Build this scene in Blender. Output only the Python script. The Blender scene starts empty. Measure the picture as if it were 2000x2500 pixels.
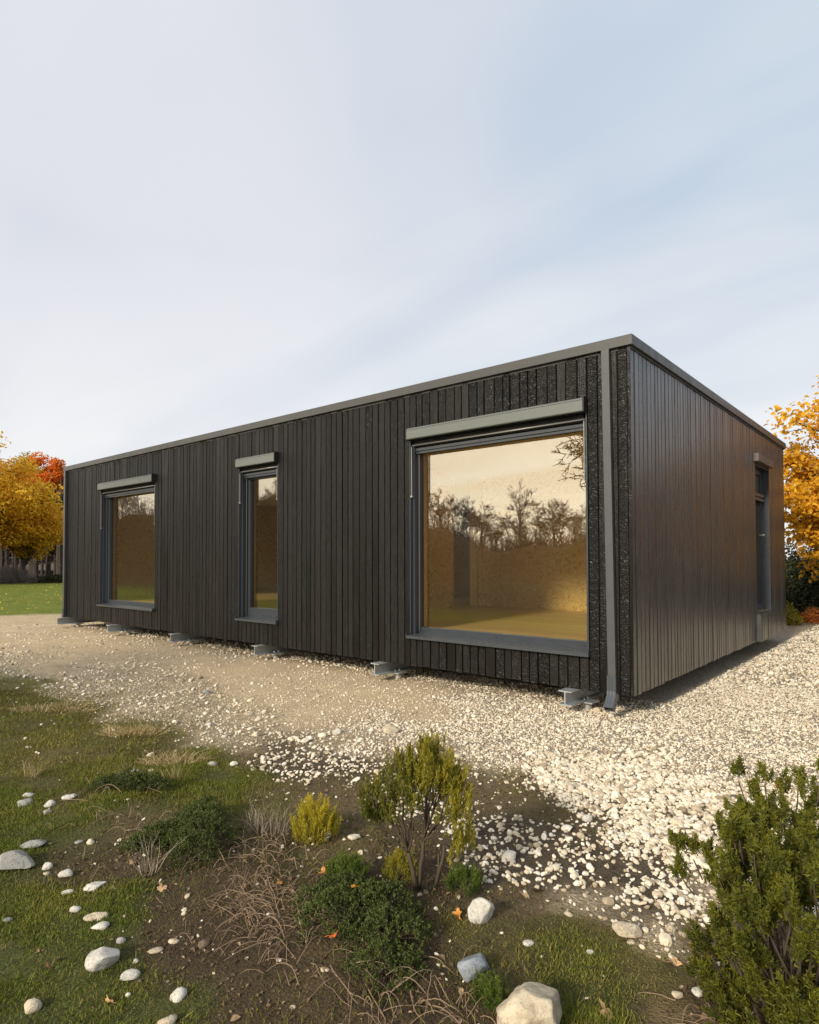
import bpy, bmesh, math, random
import numpy as np
from mathutils import Vector, Matrix
R = math.radians
random.seed(7)
sc = bpy.context.scene
COL = sc.collection

# ---------------------------------------------------------------- camera
cam_d = bpy.data.cameras.new('camera'); cam = bpy.data.objects.new('camera', cam_d); COL.objects.link(cam)
CP = Vector((2.1696, -5.6823, 1.4754))
cr = Vector((0.76246695, 0.64702258, -0.00243601)); cu = Vector((0.01786162, -0.01728477, 0.99969105)); cf = Vector((-0.64678058, 0.7622749, 0.02473594))
cam.matrix_world = Matrix(((cr.x, cu.x, -cf.x, CP.x), (cr.y, cu.y, -cf.y, CP.y), (cr.z, cu.z, -cf.z, CP.z), (0, 0, 0, 1)))
cam_d.sensor_fit = 'AUTO'; cam_d.sensor_width = 36; cam_d.lens = 1540.2 / 2500 * 36; cam_d.shift_y = 76.3 / 2500
cam_d.clip_start = 0.05; cam_d.clip_end = 3000
sc.camera = cam
sc.view_settings.view_transform = 'Standard'; sc.view_settings.look = 'None'; sc.view_settings.exposure = 0.0; sc.view_settings.gamma = 1

# ---------------------------------------------------------------- light
SUN_DIR = Vector((0.04, -0.90, 0.425)).normalized()          # towards the sun, behind the camera and veiled by cloud
sl = bpy.data.lights.new('sun', 'SUN'); so = bpy.data.objects.new('sun', sl); COL.objects.link(so)
sl.energy = 4.4; sl.angle = R(9); sl.color = (1.0, 0.90, 0.74)
so.rotation_euler = (-SUN_DIR).to_track_quat('-Z', 'Y').to_euler()

# ---------------------------------------------------------------- node helpers
class NT:
    def __init__(s, tree): s.t = tree; s.n = tree.nodes; s.l = tree.links
    def node(s, typ, ins=None, **props):
        n = s.n.new(typ)
        for k, v in props.items(): setattr(n, k, v)
        for k, v in (ins or {}).items():
            sock = n.inputs[k]
            if isinstance(v, bpy.types.NodeSocket): s.l.new(v, sock)
            else: sock.default_value = v
        return n
    def math(s, op, a, b=0.0, c=0.0, clamp=False):
        return s.node('ShaderNodeMath', {0: a, 1: b, 2: c}, operation=op, use_clamp=clamp).outputs[0]
    def vmath(s, op, a, b=(0, 0, 0)):
        n = s.node('ShaderNodeVectorMath', {0: a, 1: b}, operation=op)
        return n.outputs['Value'] if op in ('DOT_PRODUCT', 'LENGTH') else n.outputs[0]
    def mixc(s, f, a, b, blend='MIX'):
        n = s.n.new('ShaderNodeMix'); n.data_type = 'RGBA'; n.blend_type = blend
        for i, v in ((0, f), (6, a), (7, b)):
            if isinstance(v, bpy.types.NodeSocket): s.l.new(v, n.inputs[i])
            else: n.inputs[i].default_value = v if i == 0 else (*v[:3], 1)
        return n.outputs[2]
    def noise(s, vec, scale, detail=4, rough=0.55, dist=0.0):
        return s.node('ShaderNodeTexNoise', {'Vector': vec, 'Scale': scale, 'Detail': detail, 'Roughness': rough, 'Distortion': dist}).outputs[0]
    def ramp(s, f, stops):
        n = s.n.new('ShaderNodeValToRGB'); s.l.new(f, n.inputs[0]); e = n.color_ramp.elements
        while len(e) < len(stops): e.new(0.5)
        for q, (p, c) in zip(e, stops): q.position = p; q.color = (*c, 1) if len(c) == 3 else c
        return n.outputs[0]
    def mapr(s, f, a, b, c=0.0, d=1.0):
        return s.node('ShaderNodeMapRange', {0: f, 1: a, 2: b, 3: c, 4: d}).outputs[0]
    def attr(s, name): return s.node('ShaderNodeAttribute', attribute_name=name)
    def pos(s): return s.node('ShaderNodeNewGeometry').outputs['Position']
    def scl(s, v, x, y, z): return s.vmath('MULTIPLY', v, (x, y, z))
    def bump(s, h, strength=0.5, dist=0.01, normal=None):
        n = s.node('ShaderNodeBump', {'Height': h, 'Strength': strength, 'Distance': dist})
        if normal: s.l.new(normal, n.inputs['Normal'])
        return n.outputs[0]

def material(name):
    m = bpy.data.materials.new(name); m.use_nodes = True
    n = NT(m.node_tree); n.n.clear()
    n.out = n.n.new('ShaderNodeOutputMaterial'); n.mat = m
    return n
def principled(n, **ins):
    b = n.n.new('ShaderNodeBsdfPrincipled')
    for k, v in ins.items():
        sock = b.inputs[k.replace('_', ' ')]
        if isinstance(v, bpy.types.NodeSocket): n.l.new(v, sock)
        else: sock.default_value = (*v, 1) if isinstance(v, tuple) and len(v) == 3 and sock.type == 'RGBA' else v
    n.l.new(b.outputs[0], n.out.inputs[0]); return b

# ---------------------------------------------------------------- world
w = bpy.data.worlds.new('World'); sc.world = w; w.use_nodes = True
n = NT(w.node_tree); n.n.clear()
sky = n.node('ShaderNodeTexSky', sky_type='NISHITA', sun_disc=False, sun_elevation=math.asin(SUN_DIR.z),
             sun_rotation=math.atan2(SUN_DIR.x, SUN_DIR.y), air_density=1.0, dust_density=1.5, ozone_density=1.2)
nish = n.vmath('SCALE', sky.outputs[0]); n.n[-1].inputs['Scale'].default_value = 0.09
D = n.node('ShaderNodeTexCoord').outputs['Generated']
sx = n.node('ShaderNodeSeparateXYZ', {0: D}); dz = n.math('MAXIMUM', sx.outputs[2], 0.0)
inv = n.math('DIVIDE', 1.0, n.math('ADD', dz, 0.16))
flat = n.node('ShaderNodeCombineXYZ', {0: n.math('MULTIPLY', sx.outputs[0], inv), 1: n.math('MULTIPLY', sx.outputs[1], inv), 2: 0.0}).outputs[0]
rotm = n.node('ShaderNodeMapping', {'Vector': flat, 'Rotation': (0, 0, R(52)), 'Scale': (0.35, 1.5, 1)}).outputs[0]
streak = n.noise(rotm, 1.3, 5, 0.5, 0.5)
broad = n.noise(flat, 0.75, 3, 0.5, 0.3)
cmix = n.math('ADD', n.math('MULTIPLY', streak, 0.30), n.math('MULTIPLY', broad, 0.70))
tint = n.ramp(cmix, [(0.38, (0.49, 0.61, 0.75)), (0.48, (0.66, 0.73, 0.83)), (0.58, (0.81, 0.84, 0.89)), (0.72, (0.90, 0.905, 0.915))])
# blue towards the right-hand side of the view, lavender grey over the left
blue_dir = n.vmath('DOT_PRODUCT', D, tuple(Vector((0.12, 0.86, 0.50)).normalized()))
bl = n.mapr(blue_dir, 0.80, 1.0, 0.0, 0.62)
bl = n.math('MULTIPLY', bl, n.mapr(streak, 0.30, 0.62, 0.9, 0.5))
tint = n.mixc(bl, tint, (0.50, 0.655, 0.80))
lav_dir = n.vmath('DOT_PRODUCT', D, tuple(Vector((-0.85, 0.25, 0.46)).normalized()))
tint = n.mixc(n.mapr(lav_dir, 0.75, 1.0, 0.0, 0.6), tint, (0.79, 0.79, 0.86))
low = n.mapr(dz, 0.02, 0.42, 1.0, 0.0)
tint = n.mixc(n.math('POWER', low, 0.75), tint, n.mixc(n.mapr(streak, 0.35, 0.65), (0.90, 0.905, 0.92), (1.0, 0.995, 0.99)))
cloud = n.mixc(0.10, tint, nish)
glow = n.vmath('DOT_PRODUCT', D, tuple(Vector((-0.42, -0.90, 0.12)).normalized()))
gl = n.math('MULTIPLY', n.math('POWER', n.mapr(glow, 0.45, 1.0), 1.7), n.mapr(dz, 0.02, 0.50, 1.0, 0.25))
cloud = n.mixc(gl, cloud, n.mixc(n.mapr(streak, 0.3, 0.7), (3.7, 3.1, 2.1), (4.1, 3.75, 3.1)))
bg = n.node('ShaderNodeBackground', {'Color': cloud, 'Strength': 1.02})
wo = n.n.new('ShaderNodeOutputWorld'); n.l.new(bg.outputs[0], wo.inputs[0])

# ---------------------------------------------------------------- mesh helpers
class MB:
    """collects quads and triangles for one mesh"""
    def __init__(s): s.v = []; s.f = []; s.a = []
    def add(s, vs, fs, a=0.0):
        o = len(s.v); s.v += [tuple(p) for p in vs]
        for f in fs: s.f.append(tuple(i + o for i in f)); s.a.append(a)
    def box(s, x0, x1, y0, y1, z0, z1, a=0.0):
        vs = [(x0, y0, z0), (x1, y0, z0), (x1, y1, z0), (x0, y1, z0), (x0, y0, z1), (x1, y0, z1), (x1, y1, z1), (x0, y1, z1)]
        s.add(vs, [(0, 3, 2, 1), (4, 5, 6, 7), (0, 1, 5, 4), (1, 2, 6, 5), (2, 3, 7, 6), (3, 0, 4, 7)], a)
    def prism(s, prof, axis, t0, t1, a=0.0):
        """profile of (u,v) extruded along axis: 'x' -> (t,u,v), 'y' -> (u,t,v), 'z' -> (u,v,t)"""
        P = {'x': lambda u, v, t: (t, u, v), 'y': lambda u, v, t: (u, t, v), 'z': lambda u, v, t: (u, v, t)}[axis]
        k = len(prof); vs = [P(u, v, t0) for u, v in prof] + [P(u, v, t1) for u, v in prof]
        s.add(vs, [tuple(range(k - 1, -1, -1)), tuple(range(k, 2 * k))] + [(i, (i + 1) % k, (i + 1) % k + k, i + k) for i in range(k)], a)
    def tube(s, pts, rads, k=5, a=0.0, cap=True):
        pts = [Vector(p) for p in pts]; o = len(s.v); m = len(pts)
        d0 = (pts[1] - pts[0]).normalized(); ref = Vector((0, 0, 1)) if abs(d0.z) < 0.9 else Vector((1, 0, 0))
        u = d0.cross(ref).normalized()
        for i, p in enumerate(pts):
            d = (pts[min(i + 1, m - 1)] - pts[max(i - 1, 0)]).normalized()
            u = (u - d * u.dot(d))
            u = u.normalized() if u.length > 1e-6 else d.orthogonal().normalized()
            v = d.cross(u); r = rads[i] if isinstance(rads, (list, tuple)) else rads
            for j in range(k):
                t = 2 * math.pi * j / k
                q = p + (u * math.cos(t) + v * math.sin(t)) * r; s.v.append((q.x, q.y, q.z))
        for i in range(m - 1):
            for j in range(k):
                s.f.append((o + i * k + j, o + i * k + (j + 1) % k, o + (i + 1) * k + (j + 1) % k, o + (i + 1) * k + j)); s.a.append(a)
        if cap and k > 2:
            s.f.append(tuple(o + j for j in range(k - 1, -1, -1))); s.a.append(a)
            s.f.append(tuple(o + (m - 1) * k + j for j in range(k))); s.a.append(a)
    def build(s, name, mat, parent=None, loc=None, bevel=0.0, smooth=False):
        base = parent_loc(parent) if parent is not None else Vector(loc or (0, 0, 0))
        me = bpy.data.meshes.new(name)
        me.from_pydata([(p[0] - base.x, p[1] - base.y, p[2] - base.z) for p in s.v], [], s.f)
        if any(s.a):
            at = me.attributes.new('rnd', 'FLOAT', 'FACE'); at.data.foreach_set('value', s.a)
        if smooth: me.shade_smooth()
        o = bpy.data.objects.new(name, me); COL.objects.link(o); me.materials.append(mat)
        if parent is not None: o.parent = parent
        else: o.location = base
        if bevel:
            b = o.modifiers.new('bevel', 'BEVEL'); b.width = bevel; b.segments = 2; b.limit_method = 'ANGLE'
        return o
def parent_loc(o):
    v = Vector((0, 0, 0))
    while o is not None: v = v + o.location; o = o.parent
    return v
def tag(o, label=None, cat=None, group=None, kind=None):
    if label: o['label'] = label
    if cat: o['category'] = cat
    if group: o['group'] = group
    if kind: o['kind'] = kind
    return o
def thing(name, loc, label, cat, group=None):
    o = bpy.data.objects.new(name, None); COL.objects.link(o); o.location = loc; o.empty_display_size = 0.2
    return tag(o, label, cat, group)
def np_mesh(name, V, F, mat, parent=None, rnd=None, smooth=False, loc=(0, 0, 0), extra=None):
    """V (n,3), F (m,k) with equal sized faces; rnd per face"""
    base = parent_loc(parent) if parent is not None else Vector(loc)
    V = np.asarray(V, np.float32) - np.array(base, np.float32)
    me = bpy.data.meshes.new(name); m, k = F.shape
    me.vertices.add(len(V)); me.vertices.foreach_set('co', V.ravel())
    me.loops.add(m * k); me.loops.foreach_set('vertex_index', F.ravel().astype(np.int32))
    me.polygons.add(m); me.polygons.foreach_set('loop_start', np.arange(0, m * k, k, dtype=np.int32))
    me.polygons.foreach_set('loop_total', np.full(m, k, np.int32))
    me.polygons.foreach_set('use_smooth', np.full(m, smooth, bool))
    me.update(calc_edges=True)
    if rnd is not None:
        at = me.attributes.new('rnd', 'FLOAT', 'FACE'); at.data.foreach_set('value', rnd.astype(np.float32))
    for nm, arr in (extra or {}).items():
        if arr.ndim == 2:
            at = me.attributes.new(nm, 'FLOAT_COLOR', 'POINT'); at.data.foreach_set('color', np.c_[arr, np.ones(len(arr))].astype(np.float32).ravel())
        else:
            at = me.attributes.new(nm, 'FLOAT', 'POINT' if len(arr) == len(V) else 'FACE'); at.data.foreach_set('value', arr.astype(np.float32))
    me.materials.append(mat)
    o = bpy.data.objects.new(name, me); COL.objects.link(o)
    if parent is not None: o.parent = parent
    else: o.location = base
    return o

# numpy value noise
def _hash(ix, iy, seed):
    h = (ix.astype(np.int64) * 374761393 + iy.astype(np.int64) * 668265263 + seed * 1442695041) & 0x7fffffff
    h = ((h ^ (h >> 13)) * 1274126177) & 0x7fffffff
    return ((h ^ (h >> 16)) & 0xffff) / 65535.0
def vnoise(x, y, seed=0):
    x = np.asarray(x, float); y = np.asarray(y, float)
    ix = np.floor(x); iy = np.floor(y); fx = x - ix; fy = y - iy
    fx = fx * fx * (3 - 2 * fx); fy = fy * fy * (3 - 2 * fy)
    a = _hash(ix, iy, seed); b = _hash(ix + 1, iy, seed); c = _hash(ix, iy + 1, seed); d = _hash(ix + 1, iy + 1, seed)
    return (a * (1 - fx) + b * fx) * (1 - fy) + (c * (1 - fx) + d * fx) * fy
def fbm(x, y, seed=0, o=4):
    t = 0; s = 0; a = 1
    for i in range(o): t = t + a * vnoise(x * 2 ** i, y * 2 ** i, seed + i * 17); s += a; a *= 0.5
    return t / s

# ---------------------------------------------------------------- ground zones (what covers the ground where), as world points
ZP="-20.81,1.23,L -18.73,2.88,L -16.67,4.52,U -14.62,6.14,U -12.60,7.75,U -10.59,9.35,U -8.60,10.93,U -6.62,12.50,U -4.66,14.05,U -2.72,15.60,U -0.79,17.13,D -16.00,-0.21,S -14.37,1.10,S -12.75,2.40,U -11.15,3.69,U -9.55,4.98,U -7.96,6.25,U -6.39,7.52,U -4.83,8.78,U -3.27,10.03,U -1.73,11.28,U -0.19,12.51,D -11.30,-1.62,S -10.11,-0.65,S -8.92,0.32,S -7.73,1.29,U -6.55,2.25,U -5.38,3.21,U -4.21,4.16,U -3.05,5.11,U -1.90,6.05,U -0.75,6.99,U 0.40,7.92,F -8.12,-2.58,K -7.21,-1.83,S -6.30,-1.09,S -5.40,-0.35,S -4.51,0.39,S -3.61,1.13,U -2.72,1.86,U -1.84,2.59,U -0.95,3.32,U -0.07,4.04,F 0.80,4.76,F -5.65,-3.32,O -4.97,-2.75,K -4.28,-2.18,K -3.60,-1.62,S -2.92,-1.05,S -2.24,-0.49,S -1.56,0.07,U -0.89,0.63,U -0.22,1.19,F 0.45,1.74,F 1.12,2.30,F -4.82,-3.57,O -4.20,-3.06,O -3.60,-2.55,K -2.99,-2.05,K -2.38,-1.54,S -1.77,-1.04,S -1.17,-0.54,F -0.57,-0.04,F 0.03,0.46,F 0.63,0.96,F 1.23,1.46,F -3.85,-3.86,V -3.33,-3.42,O -2.80,-2.98,O -2.28,-2.55,K -1.76,-2.11,K -1.24,-1.68,F -0.71,-1.24,F -0.20,-0.81,F 0.32,-0.38,F 0.84,0.05,F 1.35,0.48,F -3.12,-4.08,O -2.66,-3.69,O -2.20,-3.31,O -1.74,-2.92,M -1.28,-2.54,P -0.83,-2.16,M -0.37,-1.78,F 0.09,-1.40,G 0.54,-1.02,G 1.00,-0.64,F 1.45,-0.26,F -2.39,-4.30,V -1.99,-3.97,O -1.60,-3.63,V -1.20,-3.30,O -0.81,-2.97,M -0.41,-2.64,P -0.02,-2.31,M 0.37,-1.99,G 0.76,-1.66,G 1.16,-1.33,G 1.54,-1.00,G -1.83,-4.46,V -1.49,-4.17,V -1.14,-3.88,M -0.79,-3.59,O -0.45,-3.30,M -0.10,-3.01,D 0.24,-2.72,P 0.59,-2.43,P 0.93,-2.15,G 1.27,-1.86,G 1.62,-1.57,G -1.40,-4.59,V -1.09,-4.33,D -0.78,-4.08,D -0.47,-3.82,D -0.16,-3.56,M 0.14,-3.30,D 0.45,-3.04,P 0.76,-2.78,P 1.06,-2.53,P 1.37,-2.27,G 1.68,-2.01,G -0.97,-4.72,V -0.70,-4.49,V -0.43,-4.26,D -0.16,-4.04,D 0.11,-3.81,D 0.38,-3.58,D 0.65,-3.35,M 0.92,-3.13,K 1.19,-2.90,P 1.46,-2.67,K 1.73,-2.45,G -0.64,-4.82,V -0.40,-4.62,V -0.15,-4.41,D 0.09,-4.21,D 0.33,-4.01,D 0.57,-3.80,D 0.81,-3.60,O 1.05,-3.40,O 1.29,-3.19,K 1.53,-2.99,M 1.77,-2.79,D -0.37,-4.90,V -0.15,-4.72,V 0.07,-4.53,D 0.29,-4.35,D 0.50,-4.17,D 0.72,-3.98,D 0.94,-3.80,O 1.16,-3.62,V 1.38,-3.43,O 1.59,-3.25,M 1.81,-3.07,D -0.15,-4.97,V 0.05,-4.80,V 0.25,-4.63,V 0.45,-4.46,D 0.65,-4.30,D 0.85,-4.13,D 1.05,-3.96,D 1.25,-3.79,V 1.44,-3.63,M 1.64,-3.46,D 1.84,-3.29,D -0.54,-2.04,M -0.06,-2.26,M 0.26,-2.30,M 0.59,-2.33,M -0.24,-2.41,P 0.47,-2.67,P 0.24,-1.71,G 0.67,-2.07,G 0.06,-4.67,V -1.77,-3.39,V -1.42,-3.40,V -4.28,-2.18,K -5.54,-2.03,K -1.67,-2.61,P -0.15,-0.08,F -0.52,-0.92,F 0.99,-2.59,G 1.26,-2.84,G 0.73,-3.06,P 1.07,-3.13,P 1.23,-3.61,V 1.03,-3.52,V -1.67,-1.71,F -3.42,-1.20,S -4.67,10.38,U"
ZC = [p.split(',') for p in ZP.split()]
ZX = np.array([float(p[0]) for p in ZC]); ZY = np.array([float(p[1]) for p in ZC]); KINDS = 'SFGPMDOVKLU'
ZK = np.array([KINDS.index(p[2]) for p in ZC])
CX, CY, CZ = CP.x, CP.y, CP.z
def polar(x, y):
    dx = x - CX; dy = y - CY; d = np.hypot(dx, dy) + 1e-6
    return np.arctan2(-dx, dy), CZ / d
ZU, ZV = polar(ZX, ZY)
def zones(x, y):
    """weights of the eleven ground covers at world x, y"""
    x = np.asarray(x, float).ravel(); y = np.asarray(y, float).ravel()
    d = np.hypot(x - CX, y - CY)
    amp = np.clip(d * 0.06, 0.06, 0.6); sc_ = 1 / np.clip(d * 0.16, 0.22, 1.5)
    wx = x + (fbm(x * 2.1, y * 2.1, 3) - .5) * 2.0 * amp; wy = y + (fbm(x * 2.1 + 9, y * 2.1, 8) - .5) * 2.0 * amp
    out = np.zeros((len(x), len(KINDS)), np.float32)
    for s in range(0, len(x), 60000):
        a = wx[s:s + 60000]; b = wy[s:s + 60000]; u, v = polar(a, b)
        w_ = np.exp(-((u[:, None] - ZU) / 0.060) ** 2 - ((v[:, None] - ZV) / 0.033) ** 2) + 1e-12 / ((u[:, None] - ZU) ** 2 + (v[:, None] - ZV) ** 2 + 1e-3)
        for k in range(len(KINDS)): out[s:s + 60000, k] = w_[:, ZK == k].sum(1)
    # places the points do not reach
    far = np.clip((d - 19.5) / 1.2, 0, 1); back = np.clip((-1 * (x - CX) * cf.x * -1 + (y - CY) * cf.y) * -1, 0, 1)
    out /= out.sum(1, keepdims=True)
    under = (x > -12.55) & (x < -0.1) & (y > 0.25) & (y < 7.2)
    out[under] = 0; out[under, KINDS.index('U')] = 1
    L = KINDS.index('L'); lawn = np.clip(far + np.clip((-5.6 - y) / 0.8, 0, 1) + np.clip((-x - 19) / 2, 0, 1), 0, 1)
    rightside = (x > -0.5) & (y > 4)
    lawn = np.where(rightside, 0, lawn)
    out = out * (1 - lawn[:, None]); out[:, L] += lawn
    fr = np.clip((y - 10.5 - (x < -1) * 0) / 1.0, 0, 1) * (x > -6); out = out * (1 - fr[:, None]); out[:, KINDS.index('D')] += fr
    gr = np.clip((x - 0.5) / .5, 0, 1) * np.clip((y + 1.5) / 1.0, 0, 1) * np.clip((9.5 - y) / 1.0, 0, 1); out = out * (1 - gr[:, None]); out[:, KINDS.index('F')] += gr
    out = out ** 2.2
    return out / out.sum(1, keepdims=True)
Z = {k: i for i, k in enumerate(KINDS)}

def height(x, y, zw=None):
    x = np.asarray(x, float); y = np.asarray(y, float)
    h = (fbm(x * 1.3, y * 1.3, 21) - .5) * 0.05 + (fbm(x * 6, y * 6, 31, 3) - .5) * 0.022
    near_house = np.clip(np.maximum(np.maximum(-12.9 - x, x - 0.3), np.maximum(-0.5 - y, y - 7.4)) / 0.8, 0.25, 1)
    h = h * near_house
    # humps of soil among the shrubs
    for (hx, hy, hr, hh) in ((-1.7, -3.9, .35, .05), (-.75, -3.95, .4, .05), (.45, -3.85, .45, .06), (-.1, -4.0, .5, .02), (1.7, -3.4, .4, .04)):
        h = h + hh * np.exp(-((x - hx) ** 2 + (y - hy) ** 2) / hr ** 2)
    # the lawn to the left rises a little, then dips
    dl = np.clip((-x - 21) / 10, 0, 1); h = h + dl * 0.22 * (0.6 + 0.8 * fbm(x * .12, y * .12, 5))
    # the field and the dry bank in front of the house (seen mirrored in the panes)
    dx = x - CX; dy = y - 5.68; dist = np.hypot(dx, dy); brg = np.degrees(np.arctan2(-dx, -dy))
    crest = 2.9 + 0.9 * np.sin(brg * .33 + .8) + .5 * np.sin(brg * .9) + 5.4 * np.exp(-((brg - 50) / 7.5) ** 2) + 1.6 * np.exp(-((brg - 66) / 6) ** 2)
    rise = np.clip((dist - 34) / 24, 0, 1); rise = rise * rise * (3 - 2 * rise)
    h = h + (y < -2) * rise * crest * (0.92 + 0.16 * fbm(x * .2, y * .2, 77))
    return h

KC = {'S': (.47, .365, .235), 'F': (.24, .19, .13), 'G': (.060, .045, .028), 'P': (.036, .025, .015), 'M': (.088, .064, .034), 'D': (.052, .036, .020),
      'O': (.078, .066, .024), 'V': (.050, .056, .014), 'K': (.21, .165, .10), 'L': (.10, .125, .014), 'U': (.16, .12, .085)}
PEB = {'S': .35, 'F': 1, 'G': .12, 'P': .1, 'M': .06, 'D': .05, 'O': 0, 'V': 0, 'K': .4, 'L': 0, 'U': .8}
def axis(parts):
    out = []
    for a, b, st in parts:
        out += list(np.arange(a, b, st))
    return np.array(out)
def grow(start, end, first, f=1.18):
    v = [start]; st = first; sg = 1 if end > start else -1
    while sg * (end - v[-1]) > 0: v.append(v[-1] + sg * st); st *= f
    return v
gx = np.array(sorted(set(np.round(grow(-22.05, -700, .5)[::-1] + list(np.arange(-22, -5, .11)) + list(np.arange(-5, 2.6, .032)) + grow(2.65, 700, .1), 4))))
gy = np.array(sorted(set(np.round(grow(-5.25, -700, .12, 1.12)[::-1] + list(np.arange(-5.2, -1.6, .032)) + list(np.arange(-1.6, 5, .09)) + grow(5, 700, .16, 1.14), 4))))
GX, GY = np.meshgrid(gx, gy); fx_, fy_ = GX.ravel(), GY.ravel()
zw = zones(fx_, fy_)
gh = height(fx_, fy_)
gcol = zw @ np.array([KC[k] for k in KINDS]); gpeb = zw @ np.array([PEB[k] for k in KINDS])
# dry brown bank beyond the field, and litter under the trees to the left
dxx = fx_ - CX; dist_ = np.hypot(dxx, fy_ - 5.68)
back_ = (np.clip((-fy_ - 7) / 3, 0, 1))[:, None]; gcol = gcol * (1 - back_) + (np.array((.030, .027, .012)) + np.array((.03, .055, .006)) * np.clip((-fx_ - 24) / 12, 0, 1)[:, None]) * back_
bank = (np.clip((dist_ - 33) / 3, 0, 1) * (fy_ < -4))[:, None]
gcol = gcol * (1 - bank) + np.array((.060, .042, .018)) * bank
wood = (np.clip((-fx_ - 37 + 4 * (fbm(fx_ * .3, fy_ * .3, 9) - .5)) / 3, 0, 1) * (fy_ > -4))[:, None]
gcol = gcol * (1 - wood) + np.array((.075, .05, .03)) * wood
ni, nj = len(gy), len(gx); idx = np.arange(ni * nj).reshape(ni, nj)
GF = np.stack([idx[:-1, :-1].ravel(), idx[:-1, 1:].ravel(), idx[1:, 1:].ravel(), idx[1:, :-1].ravel()], 1)

n = material('ground'); p = n.pos()
base = n.attr('zcol').outputs['Color']; peb = n.attr('peb').outputs['Fac']
n1 = n.noise(p, 1.7, 6, .65); n2 = n.noise(p, 14, 5, .65); n3 = n.noise(p, 90, 4, .7)
var = n.math('ADD', n.math('MULTIPLY', n1, .55), n.math('ADD', n.math('MULTIPLY', n2, .75), n.math('MULTIPLY', n3, .95)))
col = n.vmath('MULTIPLY', base, n.node('ShaderNodeCombineXYZ', {0: n.mapr(var, .7, 1.35, .18, 2.0), 1: n.mapr(var, .7, 1.35, .20, 1.95), 2: n.mapr(var, .7, 1.35, .26, 1.8)}).outputs[0])
vo = n.node('ShaderNodeTexVoronoi', {'Vector': p, 'Scale': 34.0}, feature='F1'); vo2 = n.node('ShaderNodeTexVoronoi', {'Vector': p, 'Scale': 34.0}, feature='DISTANCE_TO_EDGE')
vf = n.node('ShaderNodeTexVoronoi', {'Vector': p, 'Scale': 95.0}, feature='F1')
pc = n.ramp(n.node('ShaderNodeSeparateColor', {0: vo.outputs['Color']}).outputs[0], [(0, (.30, .24, .17)), (.4, (.52, .45, .34)), (1, (.72, .66, .56))])
pf = n.ramp(n.node('ShaderNodeSeparateColor', {0: vf.outputs['Color']}).outputs[1], [(0, (.30, .225, .14)), (.5, (.50, .40, .27)), (1, (.68, .59, .46))])
edge = n.mapr(vo2.outputs['Distance'], 0.0, .12)
pc = n.mixc(edge, (.09, .065, .045), pc)
col = n.mixc(n.math('MULTIPLY', n.mapr(peb, .05, .45), n.mapr(n2, .30, .65, .35, .8)), col, pf)
col = n.mixc(n.mapr(peb, .5, .9), col, n.mixc(n.mapr(n1, .35, .65, .35, .9), pf, pc))
hgt = n.math('ADD', n.math('MULTIPLY', n.math('MULTIPLY', n.mapr(vo2.outputs['Distance'], 0, .3), peb), 1.0), n.math('ADD', n.math('MULTIPLY', vf.outputs['Distance'], -.35), n.math('MULTIPLY', n3, .7)))
principled(n, Base_Color=col, Roughness=.93, Specular_IOR_Level=.25, Normal=n.bump(hgt, 1.0, .02))
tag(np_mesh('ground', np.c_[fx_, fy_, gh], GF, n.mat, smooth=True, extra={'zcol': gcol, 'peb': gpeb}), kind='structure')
def hz(x, y): return float(height(np.array([x]), np.array([y]))[0])

# ---------------------------------------------------------------- stones
def sphere_pts(sub):
    bm = bmesh.new(); bmesh.ops.create_icosphere(bm, subdivisions=sub, radius=1.0)
    V = np.array([v.co[:] for v in bm.verts]); F = np.array([[v.index for v in f.verts] for f in bm.faces]); bm.free(); return V, F
ICO = {1: sphere_pts(1), 2: sphere_pts(2), 4: sphere_pts(4), 5: sphere_pts(5)}
def stone_mat(name, ramp_, rough=.85, spot=True):
    n = material(name); p = n.pos(); r = n.attr('rnd').outputs['Fac']
    c = n.ramp(r, ramp_)
    nn = n.noise(p, 60, 4, .6); n5 = n.noise(p, 300, 3, .7)
    c = n.mixc(n.mapr(nn, .35, .75, 0, .45), c, (.34, .27, .19))
    principled(n, Base_Color=c, Roughness=rough, Specular_IOR_Level=.3, Normal=n.bump(n5, .35, .003)); return n.mat
GRAV = [(0, (.15, .115, .08)), (.18, (.34, .27, .18)), (.42, (.57, .485, .35)), (.7, (.71, .63, .49)), (1, (.78, .73, .62))]
M_gravel = stone_mat('gravel_stone', GRAV)
rng = np.random.default_rng(11)
def frustum(x, y, m=.35):
    dx = x - CX; dy = y - CY; f = dx * cf.x + dy * cf.y; r_ = dx * cr.x + dy * cr.y
    return (f > .6) & (np.abs(r_) < f * .66 + m + .5)
def unit_(v): return v / np.linalg.norm(v)
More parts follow.
